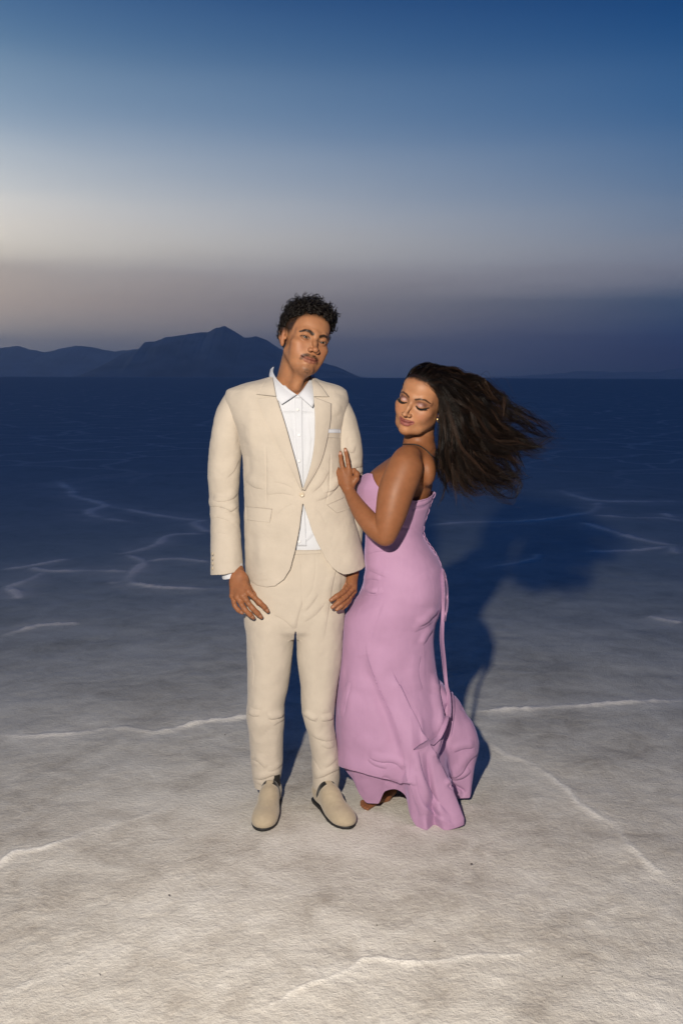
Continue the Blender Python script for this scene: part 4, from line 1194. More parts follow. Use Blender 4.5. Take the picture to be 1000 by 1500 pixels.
def man_shoe(toe, heel, name='shoe'):
    toe = np.array(toe, float); heel = np.array(heel, float)
    d = toe - heel; Ln = np.linalg.norm(d); d /= Ln
    lat = np.array([-d[1], d[0], 0])            # to the left of travel
    M = np.stack([lat, d, [0, 0, 1.0]], 1)      # local x lateral, y toe-ward, z up
    o = heel.copy(); o[2] = 0
    w = lambda p: o + M @ np.array(p, float)
    c = o + d * Ln / 2
    F = Field(c - np.array([.20, .20, .02]), c + np.array([.20, .20, .16]), 0.0022)
    S = Ln / .29
    e = lambda p, r, k=.02, mode='add', rx=0: F.ell(w(np.array(p) * [1, S, 1]), r, M @ np.array(Matrix.Rotation(R_(rx), 3, 'X')), k, mode)
    e((0, .046, .045), (.035, .046, .046), .002)
    e((0, .115, .043), (.036, .07, .046), .025)
    e((0, .195, .026), (.0465, .078, .034), .025)
    e((0, .240, .020), (.041, .050, .026), .02)
    F.chain([w((0, .10 * S, .078)), w((0, .135 * S, .062)), w((0, .19 * S, .040))], [.028, .027, .022], .02)
    # opening for the ankle
    e((0, .050, .108), (.030, .046, .048), .004, 'sub', 14)
    F.op(lambda X, Y, Z: 0.009 - Z + X * 0 + Y * 0, (c - .3), (c + .3), .004, 'and')
    v, f = F.mesh(2)
    loc = (v - o) @ M
    x, y, z = loc.T
    y = y / S
    # elastic gussets beside the tongue
    g = (1 - sstep(.0, .0025, np.abs(y - .088 - (z - .06) * .35) - np.interp(z, [.030, .048, .09], [-.004, .006, .016]))) * (np.abs(x) > .012) * (z > .036)
    suede = np.array([0.40, 0.335, 0.245])
    col = np.tile(suede, (len(v), 1)) * (1 + .06 * fbm(v * 90, 3, 3))[:, None]
    rim = np.exp(-((np.abs(y - .088 - (z - .06) * .35) - np.interp(z, [.030, .048, .09], [-.004, .006, .016]) - .004) / .002) ** 2) * (np.abs(x) > .012) * (z > .034)
    col = lerp(col, (0.54, 0.48, 0.40), rim * .8)
    col = lerp(col, (0.008, 0.008, 0.009), g)
    sh = mpart(name, v, f, SHOEMAT, color=col)
    # black sole with a low heel
    def outline(t, gr):
        yy = np.interp(t, [0, 1], [-.002, .292])
        return yy
    ys = np.r_[np.linspace(-.001, .02, 8), np.linspace(.03, .25, 24), np.linspace(.26, .291, 10)]
    hwd = np.interp(ys, [-.001, .006, .018, .045, .10, .16, .20, .235, .262, .28, .288, .291], [.004, .020, .030, .035, .034, .041, .046, .0445, .036, .024, .012, .004])
    ring = [(h, a) for a, h in zip(ys, hwd)] + [(-h, a) for a, h in zip(ys[::-1], hwd[::-1])]
    V = []
    for zz, gr in ((0.0, .95), (.002, 1.0), (.008, 1.02), (.011, .98)):
        V += [w((h * gr, .146 * S + (a - .146) * S * (1 + (gr - 1) * .5), zz)) for h, a in ring]
    n = len(ring)
    fc = [tuple(q) for q in grid_faces(4, n, wrap=True)] + [tuple(range(n)), tuple(range(4 * n - 1, 3 * n - 1, -1))]
    mpart('sole', V, fc, BLACK, sh, smooth=False)
    # black sock
    F4 = Field(o - .12, o + np.array([.12, .12, .22]), 0.003)
    a, b = w((0, .060 * S, .045)), w((0, .062 * S, .125))
    F4.cone(a, b, .031, .031, .004)
    sv, sf = F4.mesh(1)
    mpart('sock', sv, sf, BLACK)
def shoe_mat():
    m, t, b = new_mat('tan_suede_shoe')
    at = N(t, 'ShaderNodeVertexColor'); at.layer_name = 'Col'
    tc = N(t, 'ShaderNodeTexCoord'); n2 = N(t, 'ShaderNodeTexNoise'); n2.inputs['Scale'].default_value = 500; n2.inputs['Detail'].default_value = 4
    t.links.new(tc.outputs['Object'], n2.inputs[0])
    t.links.new(at.outputs[0], b.inputs['Base Color'])
    b.inputs['Roughness'].default_value = .95; b.inputs['Specular IOR Level'].default_value = .15; b.inputs['Sheen Weight'].default_value = .25
    bp = N(t, 'ShaderNodeBump'); bp.inputs['Strength'].default_value = .3; bp.inputs['Distance'].default_value = .001
    t.links.new(n2.outputs[0], bp.inputs['Height']); t.links.new(bp.outputs[0], b.inputs['Normal'])
    return m
SHOEMAT = shoe_mat()

def man_eyes():
    look = np.array(CP) - MH.c
    for x in (-1, 1):
        c = MH.w((x * .032, -.0748, -.0005))
        r = .0128 * MH.s
        d = CP - c; d /= np.linalg.norm(d)
        n1, n2 = 24, 32
        u = np.cross(d, [0, 0, 1.0]); u /= np.linalg.norm(u); w_ = np.cross(u, d)
        th = np.linspace(0, math.pi, n1)
        V, C = [], []
        for t in th:
            for p in np.linspace(0, 2 * math.pi, n2, endpoint=False):
                V.append(c + r * (d * math.cos(t) + (u * math.cos(p) + w_ * math.sin(p)) * math.sin(t)))
                a = math.degrees(t)
                C.append((.004, .004, .004) if a < 18 else (.014, .008, .005) if a < 38 else (.010, .007, .006) if a < 41 else (.25, .21, .18))
        mpart('eye', V, grid_faces(n1, n2, wrap=True), EYE, color=np.array(C))

def man_hair():
    g = np.random.default_rng(21)
    # roots spread over the scalp in head-local coordinates
    n = 9000
    d = g.normal(size=(n, 3)); d /= np.linalg.norm(d, axis=1, keepdims=True)
    base = np.array([0, .012, .036]); rad = np.array([.0745, .096, .080])
    p = base + d * rad
    fr = np.array([0, -.045, .046]); frr = np.array([.056, .043, .046])
    e = hairline(p)
    x, y, z = p.T
    # curls sit on top and down the back; the temples are cropped
    edge2 = np.interp(y, [-.10, -.06, -.03, 0, .035, .06, .10], [.086, .078, .068, .052, .020, -.025, -.040])
    keep = (z > edge2 + .004 * g.normal(size=n)) & (z > -.045)
    p, d = p[keep], d[keep]
    p[:, 1] -= np.clip(.012 - np.abs(p[:, 2] - .08) * .3, 0, .01) * (p[:, 1] < -.05)
    nn = d / rad; nn /= np.linalg.norm(nn, axis=1, keepdims=True)
    S = min(len(p), 1900); p, nn = p[:S], nn[:S]
    m = 20
    t = np.linspace(0, 1, m)
    top = sstep(.04, .10, p[:, 2]) * .75 + .25
    front = sstep(-.03, -.08, p[:, 1])
    h = (.009 + .022 * g.random(S)) * (0.55 + .75 * top) * (1 + .25 * front)
    a = np.cross(nn, g.normal(size=(S, 3))); a /= np.linalg.norm(a, axis=1, keepdims=True)
    b = np.cross(nn, a)
    rr = .0050 + .0055 * g.random(S)
    turns = (1.4 + 1.6 * g.random(S)) * np.where(g.random(S) < .5, -1, 1)
    ph = g.random(S) * 2 * math.pi
    lean = (g.normal(size=(S, 3)) * .3 + np.array([0.05, -.25, .25])); 
    ang = ph[:, None] + turns[:, None] * 2 * math.pi * t[None]
    grow = np.clip(t * 3.0, 0, 1)[None]
    P = p[:, None] + nn[:, None] * (h[:, None] * t[None] ** .8)[..., None] + lean[:, None] * (h[:, None] * .55 * t[None] ** 2)[..., None] \
        + (a[:, None] * np.cos(ang)[..., None] + b[:, None] * np.sin(ang)[..., None]) * (rr[:, None] * grow)[..., None] + nn[:, None] * .001
    Pw = MH.c + MH.s * (P.reshape(-1, 3) @ MH.M.T)
    rad_ = (.0013 + .0010 * g.random(S) ** 2)[:, None] * np.interp(t, [0, .7, 1], [1, .9, .45])[None]
    v, f = strands(Pw.reshape(S, m, 3), rad_, 4)
    sh = np.repeat((.7 + .8 * g.random(S)), m * 4)
    mpart('hair', v, f, HAIR, color=np.array([.0065, .0048, .0042])[None] * sh[:, None])

man_body()
man_eyes()
man_jacket()
man_shirt()
man_trousers()
man_shoe(G(383.5, 1219.5) + np.array([0, .004, 0]), G(383.5, 1219.5) + np.array([.022, .292, 0]))
man_shoe(G(512, 1216) + np.array([0, .004, 0]), G(512, 1216) + np.array([-.118, .262, 0]))
man_hair()

# ================================================================== the woman in the lilac dress
woman = link(bpy.data.objects.new('person', None), None, label='person in long lilac strapless dress, long dark hair blowing, hand laid on the suit sleeve', category='person')
WO = np.array([0.22, 3.44, 0])
woman.location = tuple(WO)
def wpart(name, v, f, mat, parent=None, **kw):
    return mesh_obj(name, np.asarray(v, float) - WO, f, mat, parent or woman, **kw)
def crepe():
    m, t, b = new_mat('lilac_crepe')
    tc = N(t, 'ShaderNodeTexCoord')
    n1 = N(t, 'ShaderNodeTexNoise'); n1.inputs['Scale'].default_value = 9; n1.inputs['Detail'].default_value = 5
    n2 = N(t, 'ShaderNodeTexNoise'); n2.inputs['Scale'].default_value = 1300; n2.inputs['Detail'].default_value = 2
    t.links.new(tc.outputs['Object'], n1.inputs[0]); t.links.new(tc.outputs['Object'], n2.inputs[0])
    c = ramp(t, n1.outputs[0], [(.3, (0.39, 0.228, 0.37, 1)), (.7, (0.43, 0.253, 0.41, 1))], 'LINEAR')
    t.links.new(c, b.inputs['Base Color'])
    b.inputs['Roughness'].default_value = .66; b.inputs['Specular IOR Level'].default_value = .22
    b.inputs['Sheen Weight'].default_value = .35; b.inputs['Sheen Roughness'].default_value = .4
    b.inputs['Sheen Tint'].default_value = (.75, .6, 1, 1)
    mp_ = N(t, 'ShaderNodeMapping'); mp_.inputs['Scale'].default_value = (34, 34, 7)
    n3 = N(t, 'ShaderNodeTexNoise'); n3.inputs['Scale'].default_value = 1.0; n3.inputs['Detail'].default_value = 4; n3.inputs['Distortion'].default_value = .6
    t.links.new(tc.outputs['Object'], mp_.inputs[0]); t.links.new(mp_.outputs[0], n3.inputs[0])
    hh = mathn(t, 'ADD', mathn(t, 'MULTIPLY', n2.outputs[0], .0003), mathn(t, 'MULTIPLY', n3.outputs[0], .0034))
    bp = N(t, 'ShaderNodeBump'); bp.inputs['Strength'].default_value = .5; bp.inputs['Distance'].default_value = 1.0
    t.links.new(hh, bp.inputs['Height']); t.links.new(bp.outputs[0], b.inputs['Normal'])
    return m
LILAC = crepe()
HAIRW = hair_mat('dark_brown_hair', None, None, 0.42, 0.28)
GOLD = plain_mat('gold', (0.75, 0.55, 0.25), .25, 1.0)
STRAP = plain_mat('black_strap', (0.01, 0.01, 0.011), .7)

WH = Head(W(618.5, 586.5, 3.37), -26, 14, 20.5, 1.0)
def wedge(p):
    """>0 inside the haired scalp of the woman"""
    x, y, z = p.T
    return z - np.interp(y, [-.105, -.090, -.075, -.058, -.045, -.030, -.014, .004, .016, .035], [.085, .079, .072, .060, .046, .030, .012, .004, -.030, -.06])
ARM = [(594, 684, 3.292, .0570), (587, 702, 3.280, .0580), (580, 720, 3.268, .0570), (573.5, 748, 3.255, .0505), (567.5, 772, 3.247, .0405), (564, 785, 3.245, .0330)]
FORE = [(564, 785, 3.245, .0325), (549, 773, 3.265, .0335), (531, 752.5, 3.305, .0295), (519.5, 735, 3.345, .0225), (511, 719, 3.375, .0168)]
def woman_body():
    F = Field((-.02, 3.17, .935), (.44, 3.72, 1.645), 0.0019)
    build_head(F, WH, 'f', W(609, 668, 3.435), .050)
    F.loft(px_rows([(820, 545, 636, 3.46, .115), (780, 541, 613, 3.46, .098), (755, 536, 619, 3.46, .102), (735, 531, 626, 3.46, .110), (715, 531, 632, 3.46, .112), (700, 537, 634, 3.46, .118), (690, 545, 635, 3.46, .124), (680, 558, 637, 3.46, .124), (671, 571, 638, 3.46, .110), (662, 585, 638, 3.455, .085), (652, 598, 636, 3.45, .060), (645, 604, 632, 3.44, .045)]), .03, expo=2.1)
    F.ell(W(594, 678, 3.305), (.050, .052, .052), None, .03)
    F.ell(W(600, 676, 3.61), (.05, .05, .05), None, .03)
    F.chain([W(600, 676, 3.61), W(584, 735, 3.63), W(568, 790, 3.62)], [.048, .042, .036], .02)
    F.chain([W(618, 662, 3.42), W(600, 668, 3.33)], [.030, .034], .03)                       # slope of the shoulder
    F.limb([W(*p[:3]) for p in ARM], [p[3] for p in ARM], .006)
    F.limb([W(*p[:3]) for p in FORE], [p[3] for p in FORE], .006)
    # hand on the sleeve
    w_ = W(511, 719, 3.375)
    K = {'i': W(511, 689, 3.396), 'm': W(502.5, 689, 3.396), 'r': W(495.5, 691.5, 3.402), 'p': W(492, 698, 3.412)}
    for k_, r in (('i', .0112), ('m', .0112), ('r', .0105), ('p', .0095)):
        F.cone(w_ + (K[k_] - w_) * .12, K[k_], .0155, r, .009)
    finger(F, [K['i'], W(508.7, 673, 3.398), W(507, 664, 3.408), W(505.5, 657.8, 3.414)], .0068, .003)
    finger(F, [K['m'], W(499.8, 676.5, 3.400), W(498.8, 668, 3.410), W(498.2, 662.5, 3.418)], .0066, .003)
    finger(F, [K['r'], W(492.5, 681, 3.412), W(490.5, 674, 3.425), W(489.5, 669, 3.437)], .0060, .003)
    finger(F, [K['p'], W(489, 689, 3.425), W(487.5, 683, 3.435), W(487, 679, 3.445)], .0054, .003)
    F.chain([W(515, 711, 3.380), W(521.5, 701, 3.384), W(522.5, 694, 3.392), W(518.5, 688.5, 3.400)], [.0115, .0100, .0090, .0078], .006)
    # shoulder blade, collar bone, elbow
    F.ell(W(626, 690, 3.36), (.028, .045, .05), None, .03)
    v, f = F.mesh(1)
    p = WH.l(v); x, y, z = p.T; ax = np.abs(x)
    face = np.array([0.375, 0.182, 0.094]); arm = np.array([0.245, 0.100, 0.045])
    hz = sstep(-.12, -.085, z) * (np.linalg.norm(p, axis=1) < .19)
    c = arm[None] * (1 - hz[:, None]) + face[None] * hz[:, None]
    c = c * (1 + .05 * fbm(v * 45, 3, 3))[:, None]
    P2 = np.stack([x, z], 1); isf = (y < -.03) & (np.linalg.norm(p, axis=1) < .16)
    c = lerp(c, (0.35, 0.132, 0.082), .42 * np.exp(-(((ax - .045) / .020) ** 2 + ((z + .032) / .018) ** 2)) * isf)
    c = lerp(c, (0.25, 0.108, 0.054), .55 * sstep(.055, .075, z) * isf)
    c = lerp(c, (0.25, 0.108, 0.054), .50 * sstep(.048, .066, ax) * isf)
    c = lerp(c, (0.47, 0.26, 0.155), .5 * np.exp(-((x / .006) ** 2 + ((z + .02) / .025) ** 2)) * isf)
    for L, wd, cc in ((WH.up, .0052, (0.185, 0.055, 0.048)), (WH.dn, .0072, (0.25, 0.082, 0.070))):
        d, a = poly_mask(P2, np.array(L)[:, [0, 2]], wd)
        c = lerp(c, cc, (1 - sstep(.75, 1.15, d)) * (y < -.07) * isf)
    d, a = poly_mask(P2, np.array(WH.ln)[:, [0, 2]], .0020)
    c = lerp(c, (0.13, 0.035, 0.03), (1 - sstep(.4, 1.1, d)) * (y < -.075) * isf)
    for s in (-1, 1):
        # shaded and shimmering lids, thick lash line, brows
        e = np.exp(-(((x - s * .034) / .020) ** 2 + ((z - .007) / .0085) ** 2)) * isf
        c = lerp(c, (0.10, 0.038, 0.032), np.clip(e * 1.1, 0, .88))
        e = np.exp(-(((x - s * .030) / .0085) ** 2 + ((z - .002) / .0050) ** 2)) * isf
        c = lerp(c, (0.46, 0.28, 0.26), np.clip(e * 1.0, 0, .8))
        d, a = poly_mask(P2, [(s * .0175, -.0050), (s * .026, -.0092), (s * .036, -.0098), (s * .046, -.0066), (s * .054, -.0010)], .0034)
        c = lerp(c, (0.008, 0.005, 0.005), (1 - sstep(.55, 1.15, d / np.interp(a, [0, .5, 1], [.7, 1.15, .8]))) * isf)
        d, a = poly_mask(P2, [(s * .013, .0165), (s * .026, .0225), (s * .041, .0240), (s * .056, .0150)], .0034)
        c = lerp(c, (0.030, 0.014, 0.009), (1 - sstep(.5, 1.2, d / np.interp(a, [0, .3, 1], [1.15, 1.1, .6]))) * .95 * isf)
    c = lerp(c, (0.014, 0.008, 0.006), sstep(-.004, .012, wedge(p) + .0025 * fbm(p * 150, 2, 9)) * (np.linalg.norm(p, axis=1) < .17) * (z > -.045))
    # pale nails
    for tip in ((505.6, 659, 3.408), (498.3, 664, 3.412)):
        q = np.linalg.norm(v - (W(*tip) + np.array([0, -.004, 0])), axis=1)
        c = lerp(c, (0.50, 0.30, 0.235), (1 - sstep(.0042, .0066, q)))
    parts = [(v, f)]; cols = [c]
    F = Field((.0, 3.22, .0), (.46, 3.74, 1.06), 0.007)         # hips and legs inside the skirt
    F.loft(px_rows([(790, 545, 612, 3.46, .085), (830, 548, 634, 3.46, .12), (870, 545, 634, 3.46, .13), (900, 540, 628, 3.46, .125)]), .01)
    F.chain([W(575, 900, 3.42), W(552, 1030, 3.44), W(570, 1155, 3.50)], [.075, .050, .030], .02)
    F.chain([W(598, 900, 3.52), W(600, 1030, 3.54), W(612, 1140, 3.58)], [.075, .048, .030], .02)
    lv, lf = F.mesh(1)
    parts.append((lv, lf)); cols.append(np.tile(arm, (len(lv), 1)))
    F = Field(W(515, 1195, 3.45) - np.array([0, .14, .0]), W(600, 1130, 3.5) + np.array([0, .12, 0]), 0.0025)     # bare toes at the hem
    b = W(545, 1172, 3.425)
    F.chain([W(572, 1150, 3.50), W(562, 1166, 3.47), b], [.028, .026, .022], .01)
    for i, (dx, dy, r) in enumerate(((-.034, .006, .010), (-.036, -.012, .008), (-.033, -.026, .0075), (-.027, -.038, .007), (-.018, -.048, .0065))):
        F.cone(b + np.array([0, -.004 * i, -.008]), b + np.array([dx, dy, -.012]), .011, r, .005)
    tv, tf = F.mesh(1)
    parts.append((tv, tf)); cols.append(np.tile(np.array([0.22, 0.09, 0.042]), (len(tv), 1)))
    V, Fc = join(parts)
    wpart('body', V, Fc, SKIN, color=np.vstack(cols))
    return bvh(v, f)

DROWS = [(680, 543, 637, .110), (688, 536, 637.5, .114), (700, 528.5, 637.5, .120), (715, 522.5, 637, .124), (735, 523, 631.5, .120), (755, 530, 625, .112), (780, 535, 619, .107), (800, 534.5, 629, .117), (814, 533.5, 639.5, .130), (832, 534.5, 647, .145), (851, 532.5, 648.5, .155),
         (866, 528, 648, .160), (883, 516, 646.5, .158), (897, 507, 643.5, .152), (911, 503, 638, .146), (934, 501.5, 635, .142), (962, 500, 636.5, .142), (987, 497, 640, .145)]
RING_A = [(180, 491, 1030, 3.47), (205, 505, 1030, 3.375), (225, 530, 1032, 3.335), (245, 558, 1034, 3.315), (262, 585, 1036, 3.305), (278, 606, 1036, 3.310), (292, 625, 1034, 3.335), (306, 640, 1030, 3.375), (318, 649, 1028, 3.415), (332, 661, 1026, 3.45), (350, 674, 1030, 3.50), (380, 668, 1025, 3.57), (420, 630, 1020, 3.62), (460, 580, 1020, 3.63), (500, 520, 1022, 3.58), (520, 500, 1026, 3.53)]
RING_B = [(180, 493, 1092, 3.465), (205, 508, 1100, 3.375), (225, 532, 1105, 3.325), (245, 562, 1108, 3.295), (260, 588, 1104, 3.270), (274, 608, 1100, 3.255), (286, 626, 1098, 3.270), (298, 641, 1098, 3.310), (308, 650, 1096, 3.36), (318, 657, 1098, 3.41), (332, 679, 1098, 3.43), (346, 697, 1094, 3.46), (360, 701, 1092, 3.51), (390, 680, 1085, 3.60), (420, 640, 1080, 3.65), (460, 580, 1080, 3.66), (500, 525, 1085, 3.60), (520, 503, 1088, 3.54)]
RING_C = [(180, 500, 1121, 3.47), (195, 514, 1138, 3.40), (210, 527, 1164, 3.375), (222, 539, 1177, 3.372), (235, 553, 1177.5, 3.368), (245, 564, 1159, 3.35), (255, 580, 1157, 3.33), (262, 594, 1167, 3.31), (268, 601, 1196, 3.27), (273, 612, 1212, 3.245), (278, 624, 1216, 3.222), (283, 637, 1212, 3.262), (288, 652, 1218, 3.220), (293, 668, 1213, 3.228), (297, 678, 1206, 3.255), (303, 673, 1192, 3.30), (311, 661, 1165, 3.38), (320, 666, 1170, 3.43), (338, 687, 1169, 3.435), (348, 690, 1155, 3.47), (360, 686, 1140, 3.54), (390, 665, 1135, 3.62), (420, 630, 1135, 3.68), (460, 580, 1135, 3.68), (500, 530, 1128, 3.62), (520, 507, 1120, 3.54)]
TOP = [(180, 697), (205, 691), (218, 691), (238, 706), (270, 727), (300, 727.5), (340, 722), (360, 720), (450, 726), (510, 702), (540, 697)]
def woman_dress():
    NV = 480
    th = np.r_[np.linspace(172, 372, 470, endpoint=False), np.linspace(372, 532, 130, endpoint=False)] + 8      # denser on the side towards the man and the camera
    NT = len(th)
    keys, pos = [], []
    for py, l, r, d in DROWS:
        a, b = W(l, py, 3.46), W(r, py, 3.46)
        ct, st = np.cos(np.radians(th)), np.sin(np.radians(th))
        e = 2 / 2.15
        X = (a[0] + b[0]) / 2 + (b[0] - a[0]) / 2 * np.sign(ct) * np.abs(ct) ** e
        Yy = 3.46 + d * np.sign(st) * np.abs(st) ** e
        keys.append(py); pos.append(np.stack([X, Yy, np.full(NT, (a[2] + b[2]) / 2)], 1))
    for key, ring in ((1030, RING_A), (1090, RING_B), (1150, RING_C)):
        R2 = [(t, *W(px, py, y)) for t, px, py, y in ring]
        R2 = np.array(R2 + [(R2[0][0] + 360,) + tuple(R2[0][1:])])
        keys.append(key); pos.append(np.stack([pchip(R2[:, 0], R2[:, i], th) for i in (1, 2, 3)], 1))
    keys = np.array(keys, float); pos = np.array(pos)
    top = np.interp(th, [t for t, _ in TOP], [q for _, q in TOP])
    V = np.zeros((NV, NT, 3))
    for j in range(NT):
        q = np.linspace(top[j], keys[-1], NV)
        for i in range(3):
            V[:, j, i] = pchip(keys, pos[:, j, i], q)
    # smooth across rows a little so the rings melt into one drape
    for _ in range(3):
        V[1:-1] = (V[:-2] + 2 * V[1:-1] + V[2:]) / 4
    f = grid_faces(NV, NT, wrap=True)
    v = V.reshape(-1, 3)
    nr = normals(v, f)
    if ((v - np.array([.2, 3.46, .8])) * nr).sum() < 0:
        f = f[:, ::-1]
    A = 1.0
    st = [
        # bodice
        ('fold', [(606, 734), (618, 733), (632, 727)], 3.0, 3), ('fold', [(606, 742), (620, 740), (631, 733)], 3.0, 3), ('crease', [(603, 746), (616, 745), (628, 741)], 2.6, 1.6),
        ('ridge', [(535, 700), (532, 715), (536, 735)], 5, 12), ('crease', [(540, 756), (552, 764), (566, 768)], 3, 6),
        ('crease', [(580, 772), (600, 775), (617, 782)], 2.0, 2.0),
        # waist and hip pulls
        ('fold', [(534, 812), (550, 808), (572, 806)], 2.6, 5), ('fold', [(534, 832), (548, 838), (566, 846)], 2.4, 6), ('fold', [(533, 850), (544, 848), (556, 850)], 2.6, 4),
        ('fold', [(531, 860), (538, 865), (552, 868)], 6.0, 4), ('fold', [(534, 872), (548, 872), (562, 868)], 3.0, 5),
        ('ridge', [(618, 840), (630, 865), (628, 890)], 6, 22), ('fold', [(612, 917), (628, 907), (643, 893)], 5.0, 5), ('fold', [(606, 926), (620, 919), (634, 910)], 2.5, 5),
        ('fold', [(619, 945), (626, 932), (634, 920)], 4.0, 4), ('crease', [(560, 880), (548, 915), (540, 945)], 1.6, 2.5),
        # skirt: the great diagonal fold and its edges
        ('step', [(536, 938), (540, 965), (552, 1000), (566, 1030), (580, 1055), (592, 1090), (600, 1125), (610, 1165), (617, 1195)], 15, 1.8, 15),
        ('crease', [(530, 960), (536, 985), (548, 1012), (562, 1045), (576, 1085), (586, 1120)], 10, 9),
        ('step!', [(674, 1200), (658, 1160), (640, 1120), (622, 1085), (602, 1045), (584, 1005)], 11, 1.6, 13),
        ('ridge', [(552, 950), (572, 1000), (594, 1060), (612, 1120), (630, 1180)], 8, 10),
        ('fold', [(612, 1100), (618, 1130), (632, 1165), (652, 1188), (662, 1198)], 6, 5), ('step!', [(658, 1204), (640, 1196), (622, 1182), (612, 1160), (608, 1135)], 6, 1.6, 8),
        ('crease', [(506, 975), (504, 1010), (502, 1045)], 3.0, 4), ('ridge', [(520, 990), (512, 1030), (508, 1070)], 5, 9), ('fold', [(502, 1050), (508, 1020), (514, 1000)], 3.5, 4),
        # turned-up front hem: an upper layer whose edge casts a line
        ('step!', [(494, 1113), (510, 1121), (530, 1127), (552, 1133), (574, 1137), (590, 1143)], 13, 1.6, 14),
        ('fold', [(540, 1108), (556, 1114), (580, 1118), (590, 1128)], 5, 5), ('fold', [(538, 1112), (548, 1120), (566, 1126)], 4, 4), ('ridge', [(520, 1080), (540, 1094), (566, 1096)], 7, 12),
        ('ridge', [(532, 1142), (536, 1158), (544, 1172)], 4, 8), ('crease', [(560, 1138), (570, 1146), (584, 1150)], 4, 4),
        ('ridge', [(592, 1136), (600, 1160), (606, 1190)], 5, 6),
        # back folds and the tail blown to the right
        ('fold', [(638, 985), (640, 1020), (643, 1050), (641, 1075)], 9, 4), ('fold', [(648, 1000), (652, 1030), (650, 1060), (644, 1090), (640, 1110)], 9, 4), ('crease', [(655, 1030), (656, 1060), (650, 1100), (646, 1120)], 14, 4.5),
        ('fold', [(662, 1010), (664, 1040), (660, 1080)], 6, 5), ('fold', [(664, 1102), (678, 1096), (694, 1094)], 4.5, 5), ('fold', [(700, 1104), (688, 1112), (674, 1132), (656, 1140)], 6, 6), ('ridge', [(686, 1050), (690, 1075), (688, 1100)], 7, 9),
        ('fold', [(690, 1130), (676, 1140), (660, 1143)], 6, 4), ('crease', [(655, 1148), (668, 1156), (682, 1164)], 9, 4), ('fold', [(658, 1138), (664, 1150), (680, 1160)], 6, 4), ('crease', [(674, 1040), (682, 1036), (690, 1050)], 3, 4),
        ('ridge', [(575, 900), (580, 940), (590, 980)], 3, 20), ('fold', [(616, 960), (612, 985), (618, 1010)], 2.5, 8),
    ]
    v = sculpt(v, f, [(a[0], a[1], a[2] * (.6 if a[0] == 'ridge' else 1.0 if a[1][0][1] < 800 else 1.25)) + tuple(a[3:]) for a in st])
    v = smooth_mesh(v, f, 3)
    v = v + normals(v, f) * (0.0012 * fbm(v * 14, 3, 22))[:, None]
    dress = wpart('dress', v, f, LILAC)
    so = dress.modifiers.new('cloth_thickness', 'SOLIDIFY'); so.thickness = 0.0022; so.offset = -1
    tree = bvh(v, f)
    # corset lacing down the back edge
    back = [(637, 722, 3.43), (631, 736, 3.43), (626.5, 750, 3.43), (621.5, 766, 3.43), (619.5, 780, 3.43), (626, 794, 3.43), (634, 805, 3.43), (641, 817, 3.43), (647, 834, 3.43)]
    bp = spline(np.array([W(*p) for p in back]), 30)
    for i in range(0, 28, 2):
        a, b = bp[i], bp[i + 2] if i + 2 < 30 else bp[-1]
        t = np.linspace(0, 2 * math.pi, 18)
        d = b - a; n = np.cross(d, [0, -1.0, 0]); n /= np.linalg.norm(n)
        sgn = 1 if n[0] > 0 else -1
        P = a[None] + d[None] * (0.5 + .55 * np.cos(t))[:, None] + n[None] * sgn * (-.0005 + .0028 * np.sin(t))[:, None] + np.array([0, -1., 0])[None] * (.006 * np.sin(t + i))[:, None]
        tv, tf = tube(P, .0013, 6)
        wpart('lace', tv, tf, LILAC, dress)
    # hanging ribbon ends
    def ribbon(path, width, off, twist):
        P = spline(np.array(path, float), 90)
        V = np.zeros((90, 5, 3))
        tang = np.gradient(P, axis=0); tang /= np.linalg.norm(tang, axis=1, keepdims=True) + 1e-9
        for i in range(90):
            n = np.array([-tang[i][1], tang[i][0]])
            wd = np.interp(i / 89, *width)
            ys = []
            for j in range(5):
                q = P[i] + n * wd * (j / 4 - .5)
                h, _ = hit(tree, *q)
                y = h[1] - off if h is not None else 3.40
                ys.append(y)
            ym = min(min(ys), 3.42)
            for j in range(5):
                q = P[i] + n * wd * (j / 4 - .5)
                V[i, j] = W(q[0], q[1], ym + twist * math.sin(i * .11 + 1) * (j / 4 - .5) * .02)
        for _ in range(10):
            V[1:-1, :, 1] = (V[:-2, :, 1] + 2 * V[1:-1, :, 1] + V[2:, :, 1]) / 4
        rv, rf = thick_grid(V, .0016)
        wpart('ribbon', rv, rf, LILAC, dress)
    ribbon([(647, 832), (649, 870), (648, 905), (647, 935), (650, 968), (653, 1000), (657, 1025), (655, 1050), (641, 1080), (622, 1092), (605.5, 1098)], ([0, .04, .3, .6, .85, .95, 1], [1, 4, 5.5, 5, 8, 9, 1]), .009, 1.0)
    ribbon([(648, 834), (653.5, 855), (654, 885), (651, 910)], ([0, .1, .5, 1], [.8, 3, 3.4, 2.5]), .008, 1.5)
    return tree

